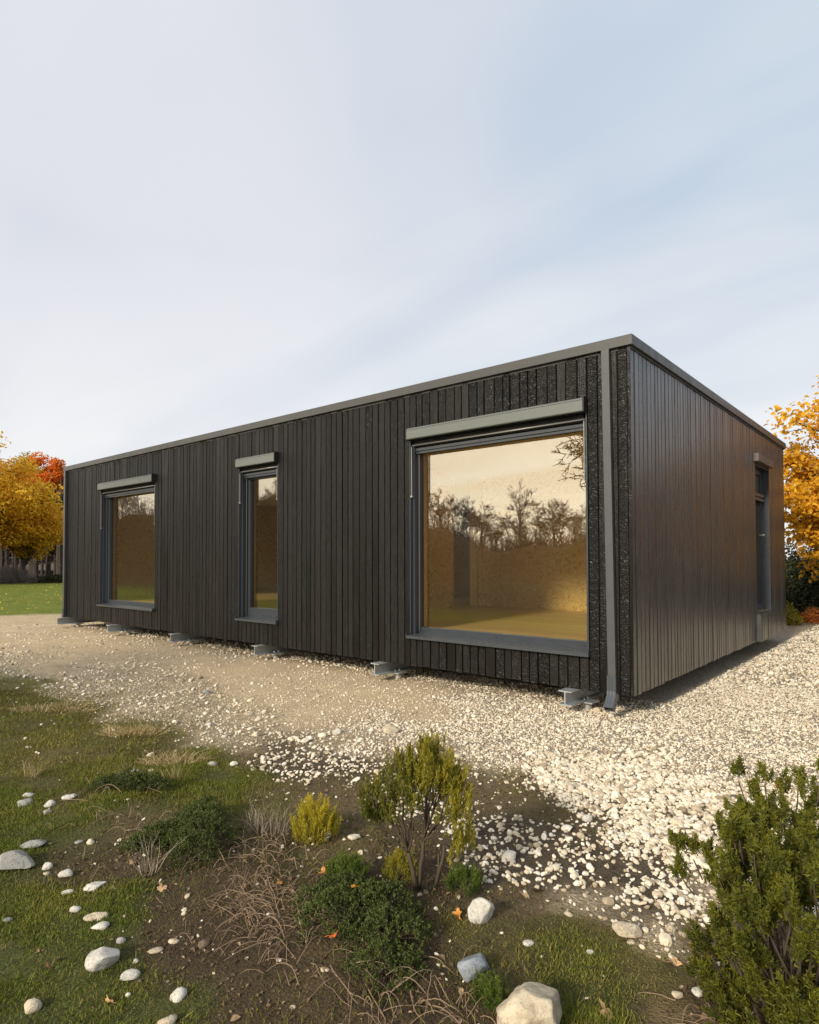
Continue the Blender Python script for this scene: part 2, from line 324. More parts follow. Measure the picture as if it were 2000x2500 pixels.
def scatter(N, dens, dmin, dmax, size, sub, smooth, name, flat=(.45, .8), lab='', house=True):
    """candidates uniform in bearing and weighted to uniform per ground area"""
    d = np.sqrt(rng.uniform(dmin ** 2, dmax ** 2, N)); b = rng.uniform(math.atan2(-cf.x, cf.y) - .70, math.atan2(-cf.x, cf.y) + .66, N)
    x = CX - d * np.sin(b); y = CY + d * np.cos(b)
    zz = zones(x, y); dn = zz @ np.array([dens.get(k, 0) for k in KINDS])
    dn *= np.clip(.25 + 1.5 * fbm(x * 3.1, y * 3.1, 55), 0, 1.4)
    keep = rng.uniform(0, 1, N) < dn
    keep &= ~((x < -.0) & (x > -12.6) & (y > .9))
    x, y, d, zz = x[keep], y[keep], d[keep], zz[keep]; m = len(x)
    s = size(m, d, zz)
    V, F = ICO[sub]
    f3 = rng.uniform(*flat, m); asp = rng.uniform(.65, 1.0, m); a = rng.uniform(0, 6.28, m)
    K = 24; bank_ = []
    for k in range(K):
        j = rng.uniform(.72, 1.12, len(V)) if sub == 1 else 1 + .22 * np.array([math.sin(3 * v[0] + k) * math.cos(2.6 * v[1] + 2 * k) + .5 * math.sin(5 * v[2] + k * 1.7 + 4 * v[0]) for v in V])
        bank_.append(V * j[:, None])
    if sub == 2:
        for k in range(K):
            b0 = V.copy()
            for _ in range(7):
                nn = unit_(rng.normal(size=3)); b0 = b0 - np.clip(b0 @ nn - rng.uniform(.5, .85), 0, None)[:, None] * nn * .95
            bank_[k] = b0 * 1.15
    bank_ = np.array(bank_)[rng.integers(0, K, m)]
    P_ = bank_ * np.stack([s, s * asp, s * f3], 1)[:, None, :] * .5
    tx = rng.normal(0, .25, m); P_[:, :, 2] += P_[:, :, 0] * tx[:, None]
    c, sn = np.cos(a)[:, None], np.sin(a)[:, None]
    X = P_[:, :, 0] * c - P_[:, :, 1] * sn + x[:, None]; Y = P_[:, :, 0] * sn + P_[:, :, 1] * c + y[:, None]
    base_z = height(x, y) + s * f3 * .22
    P3 = np.stack([X, Y, P_[:, :, 2] + base_z[:, None]], 2).reshape(-1, 3)
    FF = (F[None] + (np.arange(m) * len(V))[:, None, None]).reshape(-1, 3)
    rn = np.repeat(np.clip(rng.beta(1.6, 1.1, m), 0.01, 1), len(F))
    print(name, m)
    return tag(np_mesh(name, P3, FF, M_gravel, rnd=rn, smooth=smooth), lab, 'gravel', kind='stuff')
def area(d0, d1): return 1.36 / 2 * (d1 ** 2 - d0 ** 2)
def sz(m, d, zz):
    g = zz[:, Z['G']] + .65 * zz[:, Z['P']]
    return (.013 + .0115 * g) * rng.lognormal(0, .33, m)
Q = 1
scatter(int(area(1.8, 4.6) * 4300), {'G': .62, 'P': .20, 'F': .9, 'S': .2, 'K': .20, 'M': .02, 'D': .012, 'O': .006, 'V': .002, 'U': .5}, 1.8, 4.6, sz, 2, False, 'gravel',
        lab='coarse pale rounded gravel nearest the camera, thinning out over dark soil')
scatter(int(area(4.6, 8.5) * 2900), {'G': .85, 'P': .20, 'F': 1.0, 'S': .09, 'K': .20, 'M': .02, 'O': .006, 'U': .4}, 4.6, 8.5,
        lambda m, d, zz: (.017 + .011 * (zz[:, Z['G']] + zz[:, Z['P']])) * rng.lognormal(0, .33, m), 1, False, 'gravel', lab='cream gravel between the near house corner and the dark soil')
scatter(int(area(8.5, 17) * 700), {'F': 1, 'S': .05, 'K': .30, 'O': .008, 'U': .5, 'D': .05}, 8.5, 17,
        lambda m, d, zz: .030 * rng.lognormal(0, .35, m), 1, False, 'gravel', lab='pale gravel and pebbles further off along both walls of the house')
scatter(int(area(1.9, 14) * 26), {'K': 1.0, 'P': .25, 'G': .35, 'F': .12, 'S': .012, 'M': .12, 'O': .05, 'V': .03, 'D': .05, 'U': .3}, 1.9, 14,
        lambda m, d, zz: .042 * rng.lognormal(0, .28, m), 2, False, 'cobbles', lab='bigger rounded stones strewn along the edge of the path')

# ---------------------------------------------------------------- materials of the house
def simple(name, col, rough=.5, metal=0.0, bumpy=None, spec=.5, vary=0.0):
    n = material(name); p = n.pos(); c = col
    if vary:
        f = n.noise(p, 3.5, 5, .6); c = n.mixc(n.mapr(f, .35, .65, 0, vary), col, tuple(q * .55 for q in col))
    ins = dict(Base_Color=c, Roughness=n.mapr(n.noise(p, 9, 4, .6), .3, .7, rough * .85, min(1, rough * 1.2)), Metallic=metal, Specular_IOR_Level=spec)
    if bumpy: ins['Normal'] = n.bump(n.noise(p, bumpy[0], 4, .6), bumpy[1], bumpy[2])
    principled(n, **ins); return n.mat
def char_mat(name, brown, gloss):
    n = material(name); p = n.pos(); r = n.attr('rnd').outputs['Fac']
    off = n.node('ShaderNodeCombineXYZ', {0: n.math('MULTIPLY', r, 37.0), 1: n.math('MULTIPLY', r, 91.0), 2: n.math('MULTIPLY', r, 53.0)}).outputs[0]
    q = n.vmath('ADD', p, off)
    grain = n.noise(n.scl(q, 60, 60, 3.0), 1.0, 5, .65, .4)
    crack = n.node('ShaderNodeTexVoronoi', {'Vector': n.vmath('ADD', n.scl(q, 26, 26, 62), n.scl(n.node('ShaderNodeTexNoise', {'Vector': q, 'Scale': 9.0}).outputs['Color'], 3, 3, 5)), 'Scale': 1.0}, feature='DISTANCE_TO_EDGE').outputs['Distance']
    cr_ = n.mapr(crack, 0.0, .22)
    kind_ = n.mapr(n.math('FRACT', n.math('MULTIPLY', r, 7.13)), .30, .5)      # some boards crazed, others only grained
    patchy = n.mapr(n.noise(n.scl(q, 6, 6, 1.2), 1.0, 4, .6), .38, .58)
    k2 = n.math('MAXIMUM', n.math('MULTIPLY', kind_, .95), n.math('MULTIPLY', patchy, .55))
    flecks = n.mapr(n.noise(n.scl(q, 110, 110, 26), 1.0, 3, .6), .62, .70)
    h = n.math('ADD', n.math('MULTIPLY', grain, .8), n.math('MULTIPLY', n.math('MULTIPLY', cr_, k2), .65))
    h = n.math('SUBTRACT', h, n.math('MULTIPLY', flecks, .45))
    tone = n.math('FRACT', n.math('MULTIPLY', r, 13.7))
    c = n.mixc(n.math('POWER', tone, 1.6), (.0055, .005, .0047), brown)
    c = n.mixc(n.mapr(grain, .35, .7, 0, .6), c, (.005, .0045, .004))
    c = n.mixc(n.math('MULTIPLY', n.math('SUBTRACT', 1.0, cr_), n.math('MULTIPLY', k2, .8)), c, (.004, .004, .004))
    c = n.mixc(n.math('MULTIPLY', flecks, .8), c, (.005, .005, .005))
    ash = n.math('MULTIPLY', n.mapr(n.noise(n.scl(q, 150, 150, 75), 1.0, 2, .5), .62, .68), n.math('MULTIPLY', k2, n.mapr(n.noise(q, 3.0, 3), .4, .6)))
    principled(n, Base_Color=c, Roughness=n.mapr(n.math('ADD', grain, n.math('MULTIPLY', tone, .3)), .3, .9, gloss + (.05 if gloss < .22 else 0), gloss + .22), Specular_IOR_Level=(.22 if gloss < .22 else .7), Coat_Weight=(0.0 if gloss < .22 else n.mapr(grain, .35, .65, .25, .70)), Coat_Roughness=.25, Coat_IOR=1.6, Normal=n.bump(h, .7 if gloss < .22 else .6, .007))
    return n.mat
M_char = char_mat('charred_board', (.0165, .0135, .0115), .215)
M_charside = char_mat('charred_board_oiled', (.0125, .011, .0105), .24)
M_membrane = simple('black_membrane', (.006, .006, .006), .8)
M_trim = simple('coping_metal', (.048, .048, .046), .42, .0, None, .5)
M_pipe = simple('pipe_metal', (.058, .061, .065), .38)
M_anth = simple('anthracite_frame', (.030, .036, .045), .35)
M_sill = simple('sill_metal', (.085, .095, .108), .30, .5)
M_arm = simple('arm_metal', (.20, .20, .19), .35, .3)
M_cass = simple('awning_case_metal', (.115, .128, .118), .42)
M_cassd = simple('awning_case_taupe', (.09, .072, .065), .42)
M_silver = simple('brushed_aluminium', (.50, .50, .49), .30, .8)
M_galv = simple('galvanised_steel', (.43, .46, .47), .42, .55, (40, .2, .002), .5, .35)
M_pile = simple('pile_steel', (.42, .39, .34), .6, .2, (60, .3, .002), .5, .4)
M_roof = simple('roof_membrane', (.06, .06, .06), .8)
M_rub = simple('rubber_cap', (.012, .012, .014), .6)
def osb():
    n = material('osb_board'); p = n.pos()
    wv = n.vmath('ADD', p, n.scl(n.node('ShaderNodeTexNoise', {'Vector': p, 'Scale': 5.0, 'Detail': 3.0}).outputs['Color'], .22, .22, .22))
    a = n.node('ShaderNodeTexVoronoi', {'Vector': n.scl(wv, 60, 60, 26), 'Scale': 1.0}, feature='F1')
    b = n.node('ShaderNodeTexVoronoi', {'Vector': n.scl(wv, 24, 24, 64), 'Scale': 1.0}, feature='F1')
    ca = n.node('ShaderNodeSeparateColor', {0: a.outputs['Color']}).outputs[0]; cb = n.node('ShaderNodeSeparateColor', {0: b.outputs['Color']}).outputs[1]
    f = n.math('ADD', n.math('MULTIPLY', ca, .5), n.math('MULTIPLY', cb, .5))
    c = n.ramp(f, [(.08, (.32, .19, .045)), (.3, (.66, .47, .15)), (.65, (.78, .60, .24)), (.95, (.86, .72, .38))])
    principled(n, Base_Color=c, Roughness=.6, Normal=n.bump(f, .4, .003)); return n.mat
M_osb = osb()
def planks(name, cols, sx_, sy_):
    n = material(name); p = n.pos()
    g = n.noise(n.scl(p, sx_, sy_, 30), 1.0, 5, .6, .3); g2 = n.noise(n.scl(p, sx_ * .3, sy_ * .4, 8), 1.0, 3, .5)
    c = n.ramp(n.math('ADD', n.math('MULTIPLY', g, .6), n.math('MULTIPLY', g2, .4)), [(.3, cols[0]), (.5, cols[1]), (.7, cols[2])])
    ln = n.node('ShaderNodeSeparateXYZ', {0: p}).outputs[1]; fr_ = n.math('FRACT', n.math('MULTIPLY', ln, 7.0)); gapf = n.mapr(n.math('ABSOLUTE', n.math('SUBTRACT', fr_, .5)), .47, .5)
    if sy_ == 22:
        wn_ = n.node('ShaderNodeTexWhiteNoise', {'W': n.math('FLOOR', n.math('MULTIPLY', ln, 7.0))}, noise_dimensions='1D').outputs[0]
        c = n.mixc(n.math('MULTIPLY', wn_, .45), c, cols[0]); c = n.mixc(n.math('MULTIPLY', gapf, .8), c, (.12, .07, .03))
    principled(n, Base_Color=c, Roughness=.42); return n.mat
M_floor = planks('floor_wood', [(.50, .35, .14), (.74, .56, .26), (.86, .70, .38)], 1.2, 22)
M_stud = planks('stud_wood', [(.60, .44, .21), (.74, .57, .30), (.80, .66, .40)], 30, 30)
M_grey = simple('grey_board', (.42, .40, .37), .8, 0, None, .3, .4)
M_ceil = simple('ceiling_board', (.80, .74, .62), .8)
def glass():
    n = material('window_glass')
    ge = n.node('ShaderNodeNewGeometry'); cs = n.math('ABSOLUTE', n.vmath('DOT_PRODUCT', ge.outputs['Incoming'], ge.outputs['Normal']))
    fr = n.math('ADD', .04, n.math('MULTIPLY', n.math('POWER', n.math('SUBTRACT', 1.0, cs), 5.0), .96))
    fac = n.math('ADD', n.math('MULTIPLY', fr, 1.3), .085, clamp=True)           # coated double glazing, strongly mirroring
    wob = n.bump(n.noise(n.pos(), .9, 2, .4), .035, .02)
    gl_ = n.node('ShaderNodeBsdfGlossy', {'Color': (1, .98, .93, 1), 'Roughness': 0.004, 'Normal': wob}).outputs[0]
    tr = n.node('ShaderNodeBsdfTransparent', {'Color': (.93, .91, .84, 1)}).outputs[0]
    mx = n.node('ShaderNodeMixShader', {0: fac, 1: tr, 2: gl_}).outputs[0]
    n.l.new(mx, n.out.inputs[0]); return n.mat
M_glass = glass()

# ---------------------------------------------------------------- the house
L_, W_, ZB, ZT = 12.62, 7.22, .225, 3.44
house = thing('house', (-6.3, 3.6, ZB), 'long flat-roofed single-storey house clad in upright charred black boards, raised on steel beams', 'house')
WIN = [(-2.645, -.42), (-6.09, -5.12), (-10.86, -8.64)]
WZ0, WZ1 = .592, 2.905
def board_wall(name, axis, a0, a1, openings, mat, width, face, seed, parent, skirt=None, out=-1):
    rr = random.Random(seed); mb = MB(); cuts = [a0] + sorted(sum([[o[0], o[1]] for o in openings], [])) + [a1]
    for c0, c1 in zip(cuts[:-1], cuts[1:]):
        k = max(1, round((c1 - c0) / width)); ws = [rr.uniform(.80, 1.2) for _ in range(k)]; s = sum(ws); x = c0
        op = [o for o in openings if abs(o[0] - c0) < 1e-6 and abs(o[1] - c1) < 1e-6]
        for i in range(k):
            b = x + ws[i] / s * (c1 - c0)
            segs = [(ZB + rr.uniform(-.006, .006), ZT)]
            if op: segs = [(ZB + rr.uniform(-.006, .006), op[0][2]), (op[0][3], ZT)]
            for (z0, z1) in segs:
                g0, g1 = (rr.uniform(.0025, .006), rr.uniform(.0025, .006)) if axis == 'x' else (rr.uniform(.003, .0065), rr.uniform(.003, .0065)); pr = rr.uniform(-.004, .004); r = rr.uniform(.02, .98)
                if skirt and z1 < 1 and x >= skirt[0] - .01: pr += skirt[1]
                th = .021; e = .004 if axis == 'x' else .007
                u0, u1 = x + g0, b - g1; f0 = face + out * pr; f1 = face - out * th
                # board section with eased edges; the long edges wander slightly as charred edges do
                nz = max(2, int((z1 - z0) / .16)); V = []; zs = [z0 + (z1 - z0) * t / nz for t in range(nz + 1)]
                for z in zs:
                    j0 = rr.uniform(0, .0022); j1 = rr.uniform(0, .0022); jf = rr.uniform(-.0008, .0008)
                    for (u, f) in ((u0 + j0, f1), (u0 + j0, f0 - out * e), (u0 + j0 + e, f0 + jf), (u1 - j1 - e, f0 + jf), (u1 - j1, f0 - out * e), (u1 - j1, f1)):
                        V.append((u, f, z) if axis == 'x' else (f, u, z))
                F = [tuple(range(5, -1, -1)), tuple(range(nz * 6, nz * 6 + 6))]
                for t in range(nz):
                    for q in range(6): F.append((t * 6 + q, t * 6 + (q + 1) % 6, (t + 1) * 6 + (q + 1) % 6, (t + 1) * 6 + q))
                mb.add(V, F, r)
            x = b
    return mb.build(name, mat, parent)
fc = board_wall('cladding', 'x', -L_ + .0, -.022, [(a, b, WZ0 - .035, WZ1) for a, b in WIN], M_char, .104, 0.0, 3, house)
fc['label'] = 'matt black charred boards of the long front wall'
DW = (4.93, 5.94, .64, 2.93)
sc_ = board_wall('cladding', 'y', -.002, W_, [DW], M_charside, .098, 0.0, 5, house, skirt=(DW[0], .055), out=1)
sc_['label'] = 'glossy brown-black oiled boards of the side wall'
m = MB(); m.box(-.021, .006, -.008, .0, ZB - .004, ZT, .3); m.build('corner_board', M_char, house)
# wall core with openings
m = MB(); mm = MB()
xs = [-L_ + .02] + sorted(sum([[a, b] for a, b in WIN], [])) + [-.03]
for i, (a, b) in enumerate(zip(xs[:-1], xs[1:])):
    if i % 2 == 0:
        m.box(a, b, .036, .30, ZB + .02, 3.40); mm.box(a, b, .024, .034, ZB, ZT)
    else:
        m.box(a, b, .036, .30, ZB + .02, WZ0 - .03); m.box(a, b, .036, .30, WZ1 + .01, 3.40)
        mm.box(a, b, .024, .034, ZB, WZ0 - .035); mm.box(a, b, .024, .034, WZ1, ZT)
# side wall, back wall and end wall
for (y0, y1, z0, z1) in ((.31, DW[0], ZB + .02, 3.40), (DW[1], W_ - .02, ZB + .02, 3.40), (DW[0], DW[1], ZB + .02, DW[2]), (DW[0], DW[1], DW[3], 3.40)):
    m.box(-.32, -.034, y0, y1, z0, z1)
for (y0, y1, z0, z1) in ((.036, DW[0], ZB, ZT), (DW[1], W_, ZB, ZT), (DW[0], DW[1], ZB, DW[2]), (DW[0], DW[1], DW[3], ZT)):
    mm.box(-.032, -.023, y0, y1, z0, z1)
m.box(-L_ + .03, -.33, W_ - .26, W_ - .03, ZB + .02, 3.40); m.box(-L_ + .02, -L_ + .28, .31, W_ - .27, ZB + .02, 3.40)
m.build('wall', M_osb, house); mm.build('membrane', M_membrane, house)
m = MB(); m.box(-L_, -.01, W_ - .02, W_, ZB, ZT, .4); m.box(-L_ - .02, -L_ - .0, -.0, W_, ZB, ZT, .6); m.build('rear_cladding', M_char, house)
m = MB(); m.box(-L_ + .3, -.33, .31, W_ - .27, .50, .62); m.build('floor', M_floor, house)
m = MB(); m.box(-L_ + .02, -.04, .04, W_ - .04, ZB + .015, .49); m.build('floor_cassette', M_membrane, house)
m = MB(); m.box(-L_ + .3, -.33, .31, W_ - .27, 2.96, 3.05); m.build('ceiling', M_ceil, house)
m = MB(); m.box(-L_ - .01, .01, .0, W_, 3.402, 3.47)
m.build('roof', M_roof, house)
# coping with a drip edge, mitred round the roof
m = MB(); o_ = .035
def ring(m, xo, yo, xi, yi, z0, z1):
    m.box(-L_ - xo, xo, -yo, yi, z0, z1); m.box(-L_ - xo, xo, W_ - yi, W_ + yo, z0, z1)
    m.box(xi * -1, xo, yi, W_ - yi, z0, z1); m.box(-L_ - xo, -L_ + xi, yi, W_ - yi, z0, z1)
ring(m, o_, o_, .22, .22, 3.425, 3.522)
m.build('coping', M_trim, house, bevel=.004)
for t in (-9.8, -6.6, -3.4):
    m = MB(); m.box(t, t + .003, -o_ - .0012, -o_ + .01, 3.427, 3.520); m.build('coping_joint', M_trim, house)
# inner partitions
pt = MB(); pt.box(-4.45, -4.30, .31, 3.12, .62, 2.96); pt.box(-4.28, -.33, 3.97, 4.07, .62, 2.96); pt.build('interior_wall', M_osb, house)
m = MB(); m.box(-4.52, -4.37, 3.92, 4.08, .62, 2.96); m.build('post', M_stud, house)
m = MB(); m.box(-4.365, -4.285, 3.96, 4.07, .62, 2.96); m.build('interior_wall', M_osb, house)
m = MB(); m.box(-L_ + .3, -5.2, 6.88, 6.94, .62, 2.96); m.build('interior_wall', M_grey, house)
m = MB(); m.box(-6.9, -6.75, 3.0, 6.86, .62, 2.96); m.build('interior_wall', M_osb, house)

def awning_window(x0, x1, frame_w, bot, top, arm_z, label):
    wnd = bpy.data.objects.new('window', None); COL.objects.link(wnd); wnd.parent = house
    loc = Vector(((x0 + x1) / 2, 0, WZ0)); wnd.location = loc - house.location; wnd['label'] = label
    g0, g1, gz0, gz1 = x0 + frame_w, x1 - frame_w * .8, WZ0 + bot, top
    # reveal lining
    m = MB(); t = .012
    m.box(x0, x0 + t, -.004, .12, WZ0, WZ1 - .005); m.box(x1 - t, x1, -.004, .12, WZ0, WZ1 - .005); m.box(x0 + t, x1 - t, .01, .12, WZ1 - .03, WZ1 - .006)
    m.box(x0 + t, x0 + .040, .045, .118, WZ0, 2.85); m.box(x1 - .040, x1 - t, .045, .118, WZ0, 2.85)
    m.build('reveal', M_anth, wnd)
    m = MB()
    y0, y1 = .125, .20
    m.box(x0 + t, g0, y0, y1, WZ0, WZ1 - .035); m.box(g1, x1 - t, y0, y1, WZ0, WZ1 - .035)
    m.box(g0, g1, y0, y1, WZ0, gz0); m.box(g0, g1, y0, y1, gz1, WZ1 - .035)
    # stepped inner bead
    if frame_w > .08:
        q = frame_w * .5
        m.box(x0 + t + .001, x0 + q, y0 - .018, y0 - .001, WZ0 + .002, gz1 - .002); m.box(g0 - .001, x1 - q, y0 - .018, y0 - .001, WZ0 + .002, WZ0 + bot * .55)
    m.build('frame', M_anth, wnd, bevel=.003)
    m = MB(); m.box(g0, g1, .168, .172, gz0, gz1); m.build('pane', M_glass, wnd)
    # OSB lining of the reveal inside
    for ca_, cb_ in ((x0, x0 + .014), (x1 - .014, x1)):
        m = MB(); m.box(ca_, cb_, .202, .31, WZ0 - .02, WZ1); m.build('inner_reveal', M_stud, wnd)
    # sloping sill with upstands
    m = MB()
    m.prism([(.12, WZ0 + .004), (.12, WZ0 - .010), (-.052, WZ0 - .026), (-.052, WZ0 - .045), (-.058, WZ0 - .045), (-.058, WZ0 - .014), (.03, WZ0 - .003)], 'x', x0 - .012, x1 + .012)
    for xx in (x0 - .018, x1 + .012): m.box(xx, xx + .006, -.060, -.004, WZ0 - .046, WZ0 + .012)
    m.build('sill', M_sill, wnd)
    # awning case
    c0, c1 = x0 + .006, x1 - .012
    m = MB(); m.prism([(.0, 3.012), (-.062, 3.008), (-.074, 2.996), (-.074, 2.884), (-.066, 2.876), (.0, 2.884)], 'x', c0, c1)
    m.build('awning_case', M_cass, wnd, bevel=.002)
    m = MB(); m.box(c0 + .002, c1 - .002, -.0765, -.0745, 2.984, 2.987); m.build('case_seam', M_rub, wnd)
    for ca_, cb_ in ((c1 + .0005, c1 + .016), (c0 - .010, c0 - .0005)):
        m = MB(); m.box(ca_, cb_, -.080, .0, 2.872, 3.018); m.build('end_cap', M_rub, wnd)
    # bottom bar and roller
    m = MB(); m.box(x0 + .045, x1 - .045, .028, .075, 2.795, 2.868); m.build('awning_box', M_membrane, wnd)
    m = MB(); m.tube([(x0 + .03, .012, 2.812), (x1 - .03, .012, 2.812)], .0085, 10); m.build('awning_bar', M_arm, wnd, smooth=True)
    m = MB(); m.box(x0 + .045, x1 - .045, .055, .115, 2.752, 2.785); m.box(x0 + .045, x1 - .045, .070, .115, 2.722, 2.751); m.build('head_rail', M_anth, wnd)
    for xx in (x0 + .030, x1 - .030):
        m = MB(); m.box(xx - .005, xx + .005, -.006, .008, arm_z, 2.795); m.build('awning_arm', M_arm, wnd)
        k = MB(); k.tube([(xx, -.012, arm_z + .01), (xx, .016, arm_z + .01)], .011, 8); k.build('arm_knuckle', M_silver, wnd)
    m = MB(); m.tube([(x0 + .06, .10, WZ0 + .03), (x0 + .06, .10, 2.74)], .006, 6); m.build('guide_rail', M_silver if False else M_pipe, wnd)
    for xx in (x0 + frame_w + .05, (x0 + x1) / 2, x1 - frame_w - .06):
        m = MB(); m.box(xx - .016, xx + .016, y0 - (.022 if frame_w > .08 else .004), y0 + .003, WZ0 + .028, WZ0 + .044); m.build('drain_cap', M_rub, wnd)
    return wnd
awning_window(*WIN[0], .050, .075, 2.735, 2.20, 'widest window, mirroring the sky above a room lined with chipboard')
awning_window(*WIN[1], .115, .145, 2.70, 2.33, 'narrow tall window between the two wide ones')
awning_window(*WIN[2], .130, .075, 2.80, 2.10, 'left window mirroring trees and a green field')

# side window: fixed panel over a tall leaf
wn = bpy.data.objects.new('side_window', None); COL.objects.link(wn); wn.parent = house; wn.location = Vector((0, 5.43, DW[2])) - house.location
wn['label'] = 'tall narrow side window with a transom and a small handle'
y0, y1, z0, z1 = DW
m = MB()
m.box(-.10, .004, y0, y0 + .012, z0, z1); m.box(-.10, .004, y1 - .012, y1, z0, z1); m.box(-.10, -.01, y0 + .012, y1 - .012, z1 - .03, z1 - .004)
m.build('reveal', M_anth, wn)
m = MB()
for (a, b, c, d) in ((y0 + .013, y0 + .09, z0, z1 - .031), (y1 - .09, y1 - .013, z0, z1 - .031), (y0 + .09, y1 - .09, z0, z0 + .10), (y0 + .09, y1 - .09, z1 - .12, z1 - .031)):
    m.box(-.19, -.102, a, b, c, d)
m.box(-.19, -.085, y0 + .09, y1 - .09, 2.40, 2.475)
m.build('frame', M_anth, wn, bevel=.003)
m = MB(); m.box(-.082, -.062, y0 + .04, y1 - .04, 2.45, 2.50); m.box(-.082, -.06, y0 + .04, y1 - .04, 2.385, 2.425); m.build('transom', M_cassd, wn, bevel=.003)
m = MB(); m.box(-.15, -.146, y0 + .09, y1 - .09, z0 + .10, 2.40); m.build('pane', M_glass, wn)
m = MB(); m.box(-.15, -.13, y0 + .09, y1 - .09, 2.475, z1 - .12); m.build('upper_panel', M_trim, wn)
m = MB(); m.tube([(-.10, 5.70, 1.84), (-.045, 5.70, 1.84)], .010, 8); m.tube([(-.045, 5.70, 1.84), (-.03, 5.70, 1.84)], .019, 10); m.build('handle', M_silver, wn, smooth=False)
m = MB(); m.prism([(-.08, z0 + .004), (.075, z0 - .012), (.075, z0 - .035), (.069, z0 - .035), (.069, z0 - .018), (-.08, z0 - .004)], 'y', y0 + .0, y1 + .10); m.build('sill', M_anth, wn)
m = MB(); m.prism([(.0, 3.055), (.062, 3.050), (.072, 3.040), (.072, 2.935), (.0, 2.93)], 'y', y0 - .06, y1 + .02); m.build('awning_case', M_cassd, wn, bevel=.002)
m = MB(); m.box(.002, .060, y0 - .018, y0 - .001, ZB, z0 - .02); m.build('side_trim', M_trim, house)

# downpipes
def downpipe(xc, wd, lean, kick, full=True):
    m = MB(); d = .052; y1_ = -.008; y0_ = y1_ - d
    zt, zb = 3.424, .36
    for (dx_, z) in ((0, 0),):
        V = []
        for z, sx__ in ((zb, xc + lean), (zt, xc)):
            V += [(sx__ - wd / 2, y0_, z), (sx__ + wd / 2, y0_, z), (sx__ + wd / 2, y1_, z), (sx__ - wd / 2, y1_, z)]
        m.add(V, [(0, 3, 2, 1), (4, 5, 6, 7), (0, 1, 5, 4), (1, 2, 6, 5), (2, 3, 7, 6), (3, 0, 4, 7)])
    p = m.build('downpipe', M_pipe, house, bevel=.006)
    # ribbed shoe kicking outwards
    m = MB(); nseg = 7; w2 = wd * .5 + .004; xb = xc + lean
    path = [(-.034, .40), (-.034, .26), (-.040, .215), (-.075, .165), (-.125, .105)]
    prev = None; V = []; F = []; k = 14
    for i, (yy, z) in enumerate(path):
        ang = 0 if i < 2 else (.35 if i == 2 else .72)
        hw, hd = w2, .031
        ringp = []
        for j in range(7):
            u = -hw + 2 * hw * j / 6; rib = -.003 if j % 2 else .0
            ringp.append((xb + u, yy - (hd + rib) * math.cos(ang), z - (hd + rib) * math.sin(ang) * -1 - 2 * (hd) * math.sin(ang) * 0))
        for j in range(6, -1, -1):
            u = -hw + 2 * hw * j / 6
            ringp.append((xb + u, yy + hd * math.cos(ang), z - hd * math.sin(ang)))
        V += ringp
    for i in range(len(path) - 1):
        for j in range(k): F.append((i * k + j, i * k + (j + 1) % k, (i + 1) * k + (j + 1) % k, (i + 1) * k + j))
    m.add(V, F)
    s = m.build('pipe_shoe', M_sill, p)
    sol = s.modifiers.new('wall', 'SOLIDIFY'); sol.thickness = .002
    return p
downpipe(-.213, .076, .035, 1)['label'] = 'grey square rainwater pipe at the near corner'
downpipe(-12.52, .076, .0, 1)['label'] = 'grey square rainwater pipe at the far left corner'

# ---------------------------------------------------------------- steel beams on ground screws
beam_lab = ['galvanised I-beam end nearest the rainwater pipe at the house corner', 'galvanised I-beam end under the left side of the widest window',
            'galvanised I-beam end just right of the narrow window', 'galvanised I-beam end left of the narrow window', 'galvanised I-beam end under the left window',
            'galvanised I-beam end at the far left corner of the house']
pile_lab = [s.replace('galvanised I-beam end', 'short steel ground post carrying the beam end') for s in beam_lab]
bx0 = [-.60, -3.08, -5.50, -7.82, -10.12, -12.45]; front_y = [-.17, -.15, -.13, -.15, -.17, -.20]
bm0 = None
for i, (bx, fy) in enumerate(zip(bx0, front_y)):
    if i == 0:
        b = thing('steel_beam', (bx, -.15, .08), beam_lab[0], 'steel beam', 'galvanised beams under the house')
        m = MB(); zt_, zb_ = .219, .082; hw, tf, tw = .070, .009, .007
        prof = [(-hw, zb_), (hw, zb_), (hw, zb_ + tf), (tw, zb_ + tf + .004), (tw, zt_ - tf - .004), (hw, zt_ - tf), (hw, zt_), (-hw, zt_), (-hw, zt_ - tf), (-tw, zt_ - tf - .004), (-tw, zb_ + tf + .004), (-hw, zb_ + tf)]
        m.prism([(bx + u, v) for u, v in prof], 'y', -.15, W_ + .12); m.build('girder', M_galv, b, bevel=.0015)
        m = MB(); m.tube([(bx + .045, .17, .066), (bx + .045, .17, .108)], .011, 6); m.tube([(bx + .045, .25, .066), (bx + .045, .25, .108)], .011, 6); m.build('bolt', M_silver, b)
        bm0 = b
        q = thing('ground_post', (bx + .06, .21, -.05), pile_lab[0], 'post', 'ground posts under the beams')
        m = MB(); m.tube([(bx + .06, .21, -.12), (bx + .06, .21, .066)], .045, 18); m.build('tube', M_pile, q, smooth=False)
        m = MB(); m.box(bx - .03, bx + .15, .12, .30, .067, .080); m.build('head_plate', M_galv, q)
        m = MB(); m.tube([(bx + .105, .16, .0), (bx + .125, .15, .0)], .012, 6); m.build('set_screw', M_silver, q)
        pm0 = q
    else:
        for src, lab in ((bm0, beam_lab[i]), (pm0, pile_lab[i])):
            r_ = src.copy(); COL.objects.link(r_); r_['label'] = lab
            r_.location = (src.location.x + bx - bx0[0], src.location.y + (fy + .15 if src is bm0 else 0), src.location.z)
            for ch in list(src.children):
                c = ch.copy(); COL.objects.link(c); c.parent = r_

